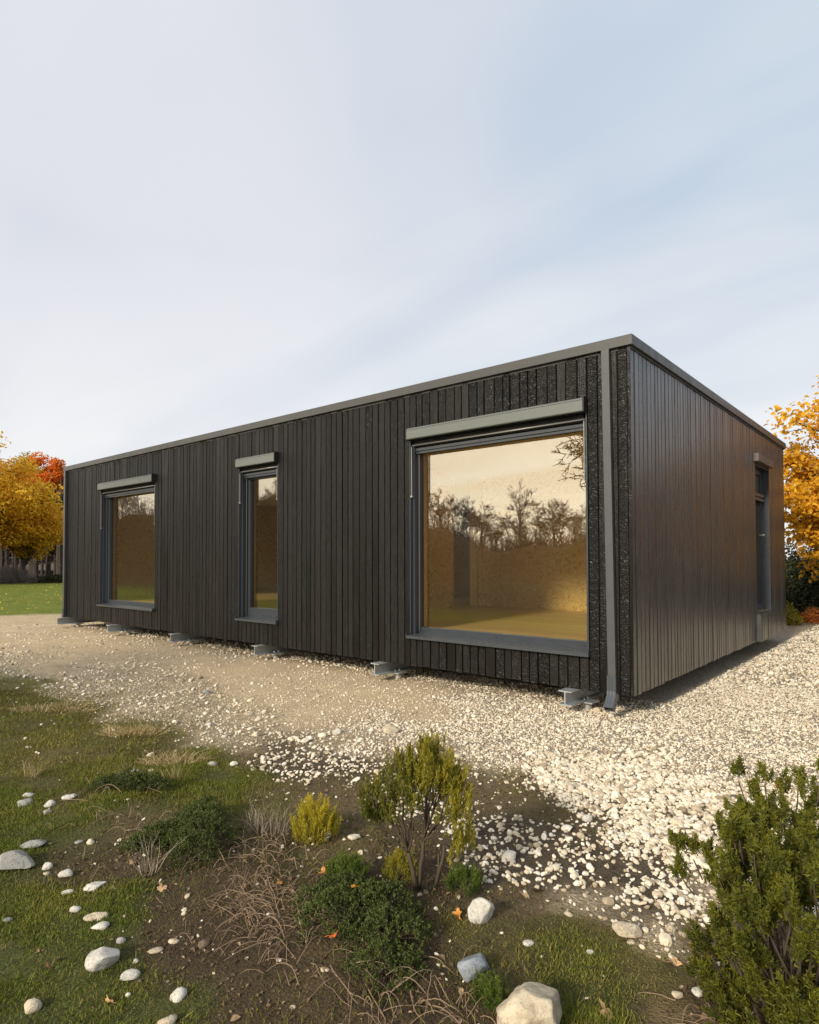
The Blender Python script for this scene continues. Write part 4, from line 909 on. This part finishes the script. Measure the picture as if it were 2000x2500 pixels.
# ---------------------------------------------------------------- twigs and leaf litter
mb = MB()
def twigs(num, x, y, sx_, sy_, lmin, lmax, r0, heading=None, hs=3.2):
    for i in range(num):
        px, py = x + rng.normal(0, sx_), y + rng.normal(0, sy_); a = rng.uniform(0, 6.283) if heading is None else heading + rng.normal(0, hs)
        L = rng.uniform(lmin, lmax); n_ = 6; pts = []; z = rng.uniform(.003, .02); cx, cy = px, py; lift = rng.uniform(0, .05)
        for k in range(n_ + 1):
            pts.append((cx, cy, hz(cx, cy) + z + lift * math.sin(math.pi * k / n_))); a += rng.normal(0, .22); cx += math.cos(a) * L / n_; cy += math.sin(a) * L / n_
        r = r0 * rng.uniform(.5, 1.3); mb.tube(pts, [r * (1 - .6 * k / n_) for k in range(n_ + 1)], 4)
twigs(150, .05, -4.06, .20, .12, .03, .11, .0015)
twigs(90, -1.0, -4.0, .4, .2, .02, .09, .0014)
twigs(60, .10, -4.06, .13, .10, .05, .20, .0019, math.pi * 1.15, .6)
twigs(60, -.20, -3.93, .22, .12, .04, .16, .0016)
twigs(30, .72, -4.10, .12, .08, .06, .22, .0022, -.4, .5)
twigs(30, .45, -4.22, .18, .06, .05, .16, .0018)
twigs(25, -1.55, -3.95, .25, .10, .06, .22, .0026)
twigs(40, -.4, -3.72, .15, .08, .06, .2, .002)
twigs(25, 1.62, -3.60, .06, .05, .05, .14, .002)
twigs(22, .95, -4.0, .1, .08, .06, .16, .002)
tag(mb.build('dead_twigs', M_twig), 'tangle of dead brown and bleached twigs lying around the mat shrubs', 'twigs', kind='stuff')
M_litter = leaf_mat('litter', [(0, (.07, .042, .022)), (.5, (.17, .11, .06)), (.85, (.32, .22, .12)), (1, (.55, .40, .24))], .1)
N = 26000; d = np.sqrt(rng.uniform(1.7 ** 2, 5.5 ** 2, N)); b_ = rng.uniform(math.atan2(-cf.x, cf.y) - .7, math.atan2(-cf.x, cf.y) + .66, N); x = CX - d * np.sin(b_); y = CY + d * np.cos(b_)
zz = zones(x, y); k = rng.uniform(0, 1, N) < (zz[:, Z['D']] * .75 + zz[:, Z['M']] * .35 + zz[:, Z['P']] * .2 + zz[:, Z['O']] * .06 + zz[:, Z['V']] * .03); x, y = x[k], y[k]; m_ = len(x)
tag(leaves(np.stack([x, y, height(x, y) + .003], 1), np.stack([rng.normal(0, .35, m_), rng.normal(0, .35, m_), np.ones(m_)], 1), rng.lognormal(math.log(.012), .45, m_), 'litter', M_litter, None, rng.beta(1.3, 2.2, m_)), 'small brown flakes of bark and leaf on the bare soil', 'litter', kind='stuff')
M_leafo = simple('fallen_leaf_orange', (.62, .27, .05), .6, 0, None, .3, .5); M_leaft = simple('fallen_leaf_tan', (.52, .33, .17), .7, 0, None, .3, .4); M_leafr = simple('fallen_leaf_red', (.50, .12, .03), .6, 0, None, .3, .4)
M_leafb = simple('fallen_leaf_brown', (.23, .12, .06), .7, 0, None, .3, .4)
def fallen(x, y, s, mat, label, tilt=.3, seed=0, lobes=5, up=0.0):
    r = random.Random(seed); n_ = lobes * 4; V = []; rt = r.uniform(0, 6.28)
    for i in range(n_):
        a = 2 * math.pi * i / n_; rad = s * (.30 + .22 * abs(math.cos(a * lobes / 2)) ** 1.5) * r.uniform(.85, 1.1); V.append((math.cos(a) * rad, math.sin(a) * rad * .85, s * .10 * math.sin(a * 2 + 1) + s * .12 * (rad / s) ** 2 * 4 * r.uniform(.4, 1)))
    V = [(0, 0, 0)] + V
    M_ = Matrix.Rotation(tilt, 3, Vector((math.cos(rt), math.sin(rt), 0))) @ Matrix.Rotation(rt * 2, 3, 'Z')
    g = hz(x, y) + s * .12 + up; mb = MB(); mb.add([tuple(M_ @ Vector(v) + Vector((x, y, g))) for v in V], [(0, i + 1, (i + 1) % n_ + 1) for i in range(n_)])
    st_ = M_ @ Vector((s * .75, 0, s * .1)); mb.tube([(x, y, g), (x + st_.x * .6, y + st_.y * .6, g + st_.z * .3), (x + st_.x, y + st_.y, g + st_.z)], .0011, 4)
    return tag(mb.build('fallen_leaf', mat, loc=(x, y, g)), label, 'leaf')
fallen(-.03, -3.70, .058, M_leafo, 'curled orange leaf on the soil behind the large front mat shrub', .5, 1)
fallen(.655, -3.60, .052, M_leafo, 'orange leaf leaning on the angular white boulder', 1.0, 2)
fallen(-.49, -4.24, .055, M_leaft, 'tan leaf in front of the spreading mat shrub', .25, 3)
fallen(-.10, -3.90, .036, M_leafo, 'brown-orange leaf on the dark soil among the twigs', .3, 4)
fallen(.40, -3.93, .034, M_leafo, 'small orange leaf on top of the large front mat shrub', .8, 5, up=.13)
fallen(.44, -4.08, .045, M_leafr, 'rust-red leaf at the lower fringe of the large front mat shrub', .4, 6, up=.04)
fallen(1.405, -3.335, .060, M_leaft, 'star-shaped tan maple leaf beside the right shrub', .2, 7)
fallen(1.315, -3.70, .055, M_leaft, 'brown leaf at the bottom edge right of the largest boulder', .6, 8)
fallen(-.33, -4.76, .045, M_leafb, 'brown leaf half hidden in the lower left grass', .5, 9)
fallen(.0, -4.69, .050, M_leaft, 'thin curled pale leaf standing on the lower left grass', 1.2, 10)
fallen(.41, -.15, .05, M_leaft, 'yellowish leaf on the gravel in front of the side wall', .2, 11)
fallen(-.80, -4.22, .055, M_leaft, 'pale tan leaf lying among stones left of the spreading mat shrub', .3, 12)
fallen(-.33, -3.83, .050, M_leaft, 'upright withered leaf on bare soil right of the spreading mat shrub', 1.3, 13)

# ---------------------------------------------------------------- trees
def skeleton(mb, base, H_, spread, seed, levels=4, r0=.14, first=.28, up=.6, kids=(3, 5), k=6, droop=0.0, ends=None, minr=.006, side=None):
    r = random.Random(seed); ends = ends if ends is not None else []
    def grow_(p, d, L, rad, lev):
        seg = 5 if lev < 2 else 4; pts = [p]; rs_ = [rad]; q = p.copy(); dd = d.copy()
        for i in range(seg):
            dd = (dd + Vector((r.gauss(0, .10), r.gauss(0, .10), r.gauss(0, .06) - droop * lev * .03))).normalized(); q = q + dd * (L / seg); pts.append(q.copy()); rs_.append(rad * (1 - .5 * (i + 1) / seg))
        mb.tube(pts, rs_, k if lev < 2 else 3, cap=False)
        if lev >= levels: ends.append((q, dd)); return
        nk = r.randint(*kids)
        for j in range(nk):
            t = r.uniform(.35, 1.0) if j else 1.0
            if lev == 0: t = first + (1 - first) * (j + .5) / nk if j else 1.0
            fi = t * seg; i0 = min(int(fi), seg - 1); pp = pts[i0].lerp(pts[i0 + 1], fi - i0)
            a = r.uniform(0, 6.283); tilt = r.uniform(.45, .95) if j else r.uniform(.1, .3)
            o1 = dd.orthogonal().normalized(); o2 = dd.cross(o1); nd = dd * math.cos(tilt) + (o1 * math.cos(a) + o2 * math.sin(a)) * math.sin(tilt) * spread
            nd.z = nd.z * .8 + up * .25; nd.normalize()
            grow_(pp, nd, L * r.uniform(.55, .78) * (.9 if lev else .62), max(minr, rs_[i0] * r.uniform(.45, .65)), lev + 1)
    grow_(Vector(base), Vector((r.gauss(0, .03), r.gauss(0, .03), 1)).normalized(), H_, r0, 0); return ends
def crown_tree(name, x, y, H_, rx, rz, zc, leafn, lsize, mat, label, cat, clumps=60, seed=1, r0=.16, group=None, zlow=None, bare_r=1.0, crel=.30, off=(0, 0), shape=None):
    """trunk with limbs reaching to leaf clumps placed through an uneven crown"""
    g = hz(x, y); t = thing(name, (x, y, g), label, cat, group); r = np.random.default_rng(seed); mb = MB(); C_ = []
    while len(C_) < clumps:
        v = r.normal(size=3); v /= np.linalg.norm(v); rad = r.uniform(.15, 1) ** .45
        rr_ = rx * (.82 + .30 * math.sin(v[0] * 3 + seed) * math.cos(v[1] * 3.3 + seed * 2))
        p = np.array([x + off[0] + v[0] * rad * rr_, y + off[1] + v[1] * rad * rr_, g + zc + v[2] * rad * rz])
        if zlow and p[2] < g + zlow: continue
        C_.append(p)
    C_ = np.array(C_); top = np.array([x + off[0] * .3, y + off[1] * .3, g + zc + rz * .55]); bs = np.array([x, y, g - .1])
    tp = [bs + (top - bs) * s_ + np.array([math.sin(s_ * 5 + seed) * .12, math.cos(s_ * 4 + seed) * .12, 0]) * s_ for s_ in np.linspace(0, 1, 9)]
    mb.tube(tp, [r0 * (1.15 - .95 * s_) for s_ in np.linspace(0, 1, 9)], 9)
    for c in C_:
        hz_ = max(.22, min(.9, ((c[2] - g) - rx * .35) / (zc + rz * .55) * .8)); a = bs + (top - bs) * hz_; ps = []
        for i in range(6):
            s_ = i / 5; ps.append(a + (c - a) * s_ + np.array([0, 0, math.sin(math.pi * s_) * .12 * np.linalg.norm(c - a)]) + r.normal(0, .05, 3) * (s_ > 0))
        mb.tube(ps, [r0 * .28 * (1 - .8 * i / 5) + .006 for i in range(6)], 5, cap=False)
        for q in range(4):
            e = c + r.normal(0, min(.28, rx * .09), 3); mb.tube([ps[4], (ps[4] + e) / 2 + r.normal(0, .05, 3), e], [.012, .008, .004], 3, cap=False)
    mb.build('trunk', M_bark2, t, smooth=True)
    k = leafn // clumps; cs = np.repeat(C_, k, 0); sz_ = rx * crel * np.repeat(r.uniform(.6, 1.25, clumps), k)[:, None]
    off_ = unit(r.normal(size=(len(cs), 3))) * (r.uniform(0, 1, (len(cs), 1)) ** .55) * sz_ * np.array([1.15, 1.15, .75]); P_ = cs + off_
    nr = unit(off_) * .5 + r.normal(0, .6, (len(cs), 3)) + np.array([0, 0, .5])
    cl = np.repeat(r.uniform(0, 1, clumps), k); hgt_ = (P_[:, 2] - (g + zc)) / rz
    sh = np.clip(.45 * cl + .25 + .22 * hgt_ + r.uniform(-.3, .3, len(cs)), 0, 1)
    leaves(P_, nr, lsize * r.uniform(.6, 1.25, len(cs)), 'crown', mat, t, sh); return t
M_lyel = leaf_mat('leaf_yellow', [(0, (.42, .20, .012)), (.4, (.68, .37, .022)), (.75, (.84, .50, .035)), (1, (.80, .30, .03))], .45)
M_lyel2 = leaf_mat('leaf_gold', [(0, (.34, .19, .015)), (.35, (.84, .50, .035)), (.7, (.95, .66, .07)), (1, (.88, .46, .04))], .45)
M_lred = leaf_mat('leaf_red', [(0, (.34, .05, .012)), (.45, (.70, .17, .015)), (.8, (.80, .30, .02)), (1, (.5, .06, .02))], .4)
M_lolive = leaf_mat('leaf_olive', [(0, (.14, .13, .018)), (.6, (.32, .28, .035)), (1, (.45, .36, .05))], .35)
M_ldark = leaf_mat('leaf_evergreen', [(0, (.014, .022, .008)), (.6, (.035, .045, .014)), (1, (.095, .09, .03))], .15)
M_lrust = leaf_mat('leaf_rust', [(0, (.20, .045, .015)), (.6, (.38, .12, .02)), (1, (.5, .22, .04))], .4)
def at(px, dist):
    """ground position on the bearing of a photograph column, dist metres along the view axis"""
    return CX + dist * (cf.x + cr.x * (px - 1000) / 1540.2), CY + dist * (cf.y + cr.y * (px - 1000) / 1540.2)
x, y = at(-105, 31); crown_tree('maple_tree', x, y, 8, 4.6, 3.1, 4.6, 34000, .15, M_lyel2, 'large golden maple at the left edge in front of the dark wood', 'tree', 90, 3, .2, zlow=2.0, crel=.20)
x, y = at(60, 34); crown_tree('maple_tree', x, y, 6, 2.8, 1.4, 3.05, 18000, .14, M_lyel2, 'lower spreading yellow maple whose branches hang towards the house', 'tree', 60, 8, .12, zlow=1.5, crel=.22)
x, y = at(118, 44); crown_tree('maple_tree', x, y, 8, 1.75, 1.8, 6.7, 12000, .15, M_lred, 'orange-red maple standing above the yellow ones by the roof end', 'tree', 36, 5, .16, crel=.33)
x, y = at(235, 43); crown_tree('maple_tree', x, y, 8, 2.0, 1.8, 4.6, 12000, .15, M_lred, 'red maple mostly hidden behind the left end of the house', 'tree', 36, 15, .16, crel=.33)
for i, (px, dd, zc, rx, lab) in enumerate([(52, 52, 7.7, 2.2, 'olive-yellow tree showing between the golden and the red maples'), (120, 50, 4.9, 2.9, 'olive tree under the red maple'), (10, 54, 5.2, 3.4, 'olive tree behind the large golden maple'), (190, 52, 4.6, 3.0, 'olive tree behind the far end of the house')]):
    x, y = at(px, dd); crown_tree('broadleaf_tree', x, y, 8, rx, rx * .95, zc, 9000, .17, M_lolive, lab, 'tree', 34, 30 + i, .14, crel=.34)
tl = ['leftmost dark bare trunk of the wood', 'second dark trunk from the left edge', 'thin dark trunk behind the grey bush', 'paired dark trunk above the right side of the grey bush', 'brownish trunk touching the paired dark one', 'dark trunk in the gap right of the grey bush',
      'thin trunk against the pale clearing', 'dark trunk nearest the house end', 'dark trunk just behind the house end', 'slim trunk deep in the wood at the left', 'slim trunk deep in the wood in the middle', 'slim trunk deep in the wood near the house']
for i, (px, dd, r0, lab) in enumerate(zip((5, 18, 40, 78, 84, 92, 120, 147, 160, 30, 105, 136), (43, 45, 44, 42, 44, 42, 43, 41, 44, 52, 50, 50), (.20, .18, .13, .24, .22, .18, .13, .22, .2, .12, .12, .13), tl)):
    x, y = at(px, dd); g = hz(x, y); t = thing('conifer', (x, y, g), lab, 'tree', 'dark trunks of the wood'); mb = MB(); r = random.Random(i)
    tp = [(x + r.gauss(0, .05), y + r.gauss(0, .05), g + z) for z in (-.1, 1.2, 2.6, 4, 5.4, 6.6)]; mb.tube(tp, [r0, r0 * .9, r0 * .8, r0 * .65, r0 * .4, .03], 7)
    for q in range(34):
        z = r.uniform(.9, 6); a = r.uniform(0, 6.28); L = r.uniform(.5, 1.5); mb.tube([(x, y, g + z), (x + math.cos(a) * L * .5, y + math.sin(a) * L * .5, g + z + r.uniform(-.1, .15)), (x + math.cos(a) * L, y + math.sin(a) * L, g + z + r.uniform(-.4, .1))], [.03, .018, .006], 3, cap=False)
    mb.build('trunk', M_bark2, t); k = 2600; P_ = np.stack([x + rng.normal(0, .75, k), y + rng.normal(0, .75, k), g + rng.uniform(2.5, 5.6, k)], 1)
    leaves(P_, rng.normal(size=(k, 3)), .13 * rng.uniform(.5, 1.2, k), 'crown', M_ldark, t, rng.uniform(0, .8, k))
# deep wood behind: one dense mass of undergrowth and far crowns
k = 60000; dd_ = rng.uniform(56, 72, k); px_ = rng.uniform(-260, 330, k); X = CX + dd_ * (cf.x + cr.x * (px_ - 1000) / 1540.2); Y = CY + dd_ * (cf.y + cr.y * (px_ - 1000) / 1540.2)
tag(leaves(np.stack([X, Y, height(X, Y) + rng.uniform(.2, 1, k) ** 1.2 * 7.0 * (.75 + .5 * fbm(X * .2, Y * .2, 4))], 1), rng.normal(size=(k, 3)), .34 * rng.uniform(.5, 1.3, k), 'far_wood', M_ldark, None, rng.uniform(0, .9, k)), 'dark wood filling the background behind the trunks', 'wood', kind='stuff')
# grey bare bush on the lawn
x, y = at(22, 33.5); g = hz(x, y); bb = thing('bare_bush', (x, y, g), 'round grey-purple leafless bush on the lawn at the left', 'bush'); mb = MB()
M_gtw = simple('grey_twig', (.24, .20, .19), .85, 0, None, .3, .3)
for i in range(1100):
    a = rng.uniform(0, 6.283); el = rng.uniform(.15, 1.45); L = rng.uniform(.6, 1.0); ox = (rng.normal(0, .42)) ; d = np.array([math.cos(a) * math.cos(el) * 1.3, math.sin(a) * math.cos(el) * 1.3, math.sin(el) * 1.15])
    b0 = np.array([x, y, g]) + right * ox * .9 + rng.normal(0, .15, 3) * np.array([1, 1, 0]); e = b0 + d * L * (1.0 if abs(ox) < 1 else .75); md = (b0 + e) / 2 + rng.normal(0, .07, 3)
    mb.tube([b0, md, e], [.010, .008, .004], 3, cap=False)
mb.build('stems', M_gtw, bb)
# low mound of brush at the far side of the lawn
x, y = at(135, 35); tuft = thing('low_bush', (x, y, hz(x, y)), 'low dark green bush at the foot of the trunks, right of the grey bush', 'bush')
k = 5000; u = rng.normal(0, .9, k); v = rng.normal(0, .5, k); X = x + right[0] * u + fwd[0] * v; Y = y + right[1] * u + fwd[1] * v
leaves(np.stack([X, Y, height(X, Y) + rng.uniform(0, .42, k) * np.exp(-u ** 2 / 2)], 1), rng.normal(size=(k, 3)) + np.array([0, 0, 1]), .07 * rng.uniform(.5, 1.3, k), 'foliage', M_ldark, tuft, rng.uniform(.2, 1, k))
# right-hand side
x, y = 1.0, 10.6; crown_tree('beech_tree', x, y, 6, 1.95, 2.45, 3.05, 28000, .12, M_lyel, 'yellow-orange tree behind the far right corner of the house', 'tree', 140, 12, .11, zlow=.9, crel=.24)
def bush_leafy(name, x, y, rx, ry, h, num, ls, mat, label, seed=0):
    g = hz(x, y); b = thing(name, (x, y, g), label, 'bush'); r = np.random.default_rng(seed); mb = MB()
    v = unit(r.normal(size=(num, 3))); rad = r.uniform(0, 1, num) ** .35; lump = .75 + .45 * fbm(v[:, 0] * 2.5 + 5, v[:, 2] * 3 + v[:, 1] * 2, seed)
    P_ = np.stack([x + v[:, 0] * rad * rx * lump, y + v[:, 1] * rad * ry * lump, g + np.abs(v[:, 2] * .9 + .1) * rad * h * lump], 1)
    for i in range(40): q = P_[r.integers(num)]; mb.tube([(x + r.normal(0, .1), y + r.normal(0, .1), g), tuple((q + np.array([x, y, g])) / 2 + r.normal(0, .06, 3)), tuple(q)], [.02, .012, .005], 4, cap=False)
    mb.build('stems', M_bark2, b); leaves(P_, v + r.normal(0, .6, (num, 3)) + np.array([0, 0, .5]), ls * r.uniform(.6, 1.3, num), 'foliage', mat, b, np.clip(.2 + .6 * fbm(P_[:, 0] * 3, P_[:, 2] * 3, 3) + r.uniform(-.3, .3, num), 0, 1)); return b
bush_leafy('evergreen_bush', -.15, 13.6, 1.5, 1.2, 2.3, 16000, .075, M_ldark, 'tall dark evergreen bush under the yellow tree at the right edge', 4)
bush_leafy('evergreen_bush', 2.6, 14.4, 1.9, 1.4, 2.7, 12000, .085, M_ldark, 'second dark evergreen bush beyond the right edge of the gravel', 6)
bush_leafy('evergreen_bush', -2.3, 15.2, 1.8, 1.2, 2.4, 9000, .085, M_ldark, 'dark evergreen bush hidden mostly by the far corner of the house', 7)
bush_leafy('flowering_bush', -.75, 10.5, .52, .42, .50, 3500, .045, M_lolive, 'small olive-yellow bush by the far bottom corner of the side wall', 8)
bush_leafy('low_bush', -.05, 11.4, .45, .35, .36, 2200, .045, M_lrust, 'low rusty plant beside the small olive bush at the right edge', 9)
# trees mirrored in the oiled side wall
for i, (x, y, rx, zc, mat, lab) in enumerate([(8.0, 17.5, 2.6, 2.6, M_lrust, 'rust-red tree off to the right, mirrored in the side wall'), (14, 20, 3.2, 2.9, M_lrust, 'second rust-coloured tree off to the right'), (6.0, 22.5, 3.0, 3.6, M_lolive, 'olive tree off to the right behind the red ones'), (19, 15, 3.0, 2.6, M_lrust, 'rust-coloured tree further right')]):
    crown_tree('broadleaf_tree', x, y, 8, rx, rx * .85, zc, 7000, .2, mat, lab, 'tree', 30, 60 + i, .17, crel=.36)
# bare trees on the field in front of the house, mirrored in the panes
def mir(brg, dist): b = R(brg); return CX - math.sin(b) * dist, 5.68 - math.cos(b) * dist
M_bare = simple('misted_bark', (.42, .38, .34), .9, 0, None, .2, .4)  # bark colour lightened to stand in for mist over the far trees
def bare(name, x, y, H_, seed, label, levels, r0, group=None, spread=1.0, **kw):
    g = hz(x, y); t = thing(name, (x, y, g), label, 'tree', group); mb = MB(); skeleton(mb, (x, y, g - .1), H_, spread, seed, levels, r0, **kw); mb.build('trunk', M_bare, t); return t
M_keep = M_bare; M_bare = simple('dark_bare_bark', (.035, .028, .022), .9); x, y = mir(23.8, 20); bare('bare_tree', x, y, 6.4, 5, 'big leafless tree on the field, mirrored at the top right of the widest window', 6, .22, first=.36, kids=(3, 5), minr=.017, up=.15, spread=1.5); M_bare = M_keep
wl = ['slender bare tree standing above the misty tree line in the widest window', 'thin bare tree right of the slender one in the mirrored tree line', 'bare tree at the left end of the mirrored tree line', 'bare tree in the middle of the mirrored tree line']
for i, (bg_, ds, hh) in enumerate([(30.5, 68, 4.2), (27.5, 70, 3.3), (37.5, 70, 3.0), (34, 70, 3)]):
    x, y = mir(bg_, ds); bare('bare_tree', x, y, hh, 40 + i, wl[i], 4, .16, 'bare trees above the mirrored tree line', first=.3, kids=(4, 6), minr=.018)
src = []
for i in range(4):
    t = bare('bare_tree', 0, -300 - i * 9, 4.6 + i * .5, 70 + i, 'leafless grey tree on the bank, one of the wood mirrored in the panes', 4, .13, 'leafless trees of the bank wood', first=.2, kids=(5, 6), minr=.022); src.append(t)
q = 0
for bg_ in np.arange(14, 78, 1.15):
    for ds in (70, 76):
        if 41 < bg_ < 58 and ds == 70: continue
        x, y = mir(bg_ + rng.uniform(-.5, .5), ds + rng.uniform(-2, 3)); s = src[q % 4]
        if q < 4: o = s; ch = None
        else:
            o = s.copy(); COL.objects.link(o)
            for c in list(s.children): c2 = c.copy(); COL.objects.link(c2); c2.parent = o
        o.location = (x, y, hz(x, y) - .2); o.rotation_euler.z = rng.uniform(0, 6.28); f_ = rng.uniform(.38, .62); o.scale = (f_ * 1.2, f_ * 1.2, f_); q += 1
# brush filling the foot of that wood
mb = MB()
for i in range(7000):
    x, y = mir(rng.uniform(13, 79), rng.uniform(66, 80)); g = hz(x, y); h_ = rng.uniform(.6, 2.2); a = rng.normal(0, .35, 2)
    mb.tube([(x, y, g), (x + a[0], y + a[1], g + h_ * .5), (x + a[0] * 2.6, y + a[1] * 2.6, g + h_)], [.03, .022, .010], 3, cap=False)
tag(mb.build('brushwood', M_bare), 'grey brushwood under the leafless trees on the bank', 'brush', kind='stuff')
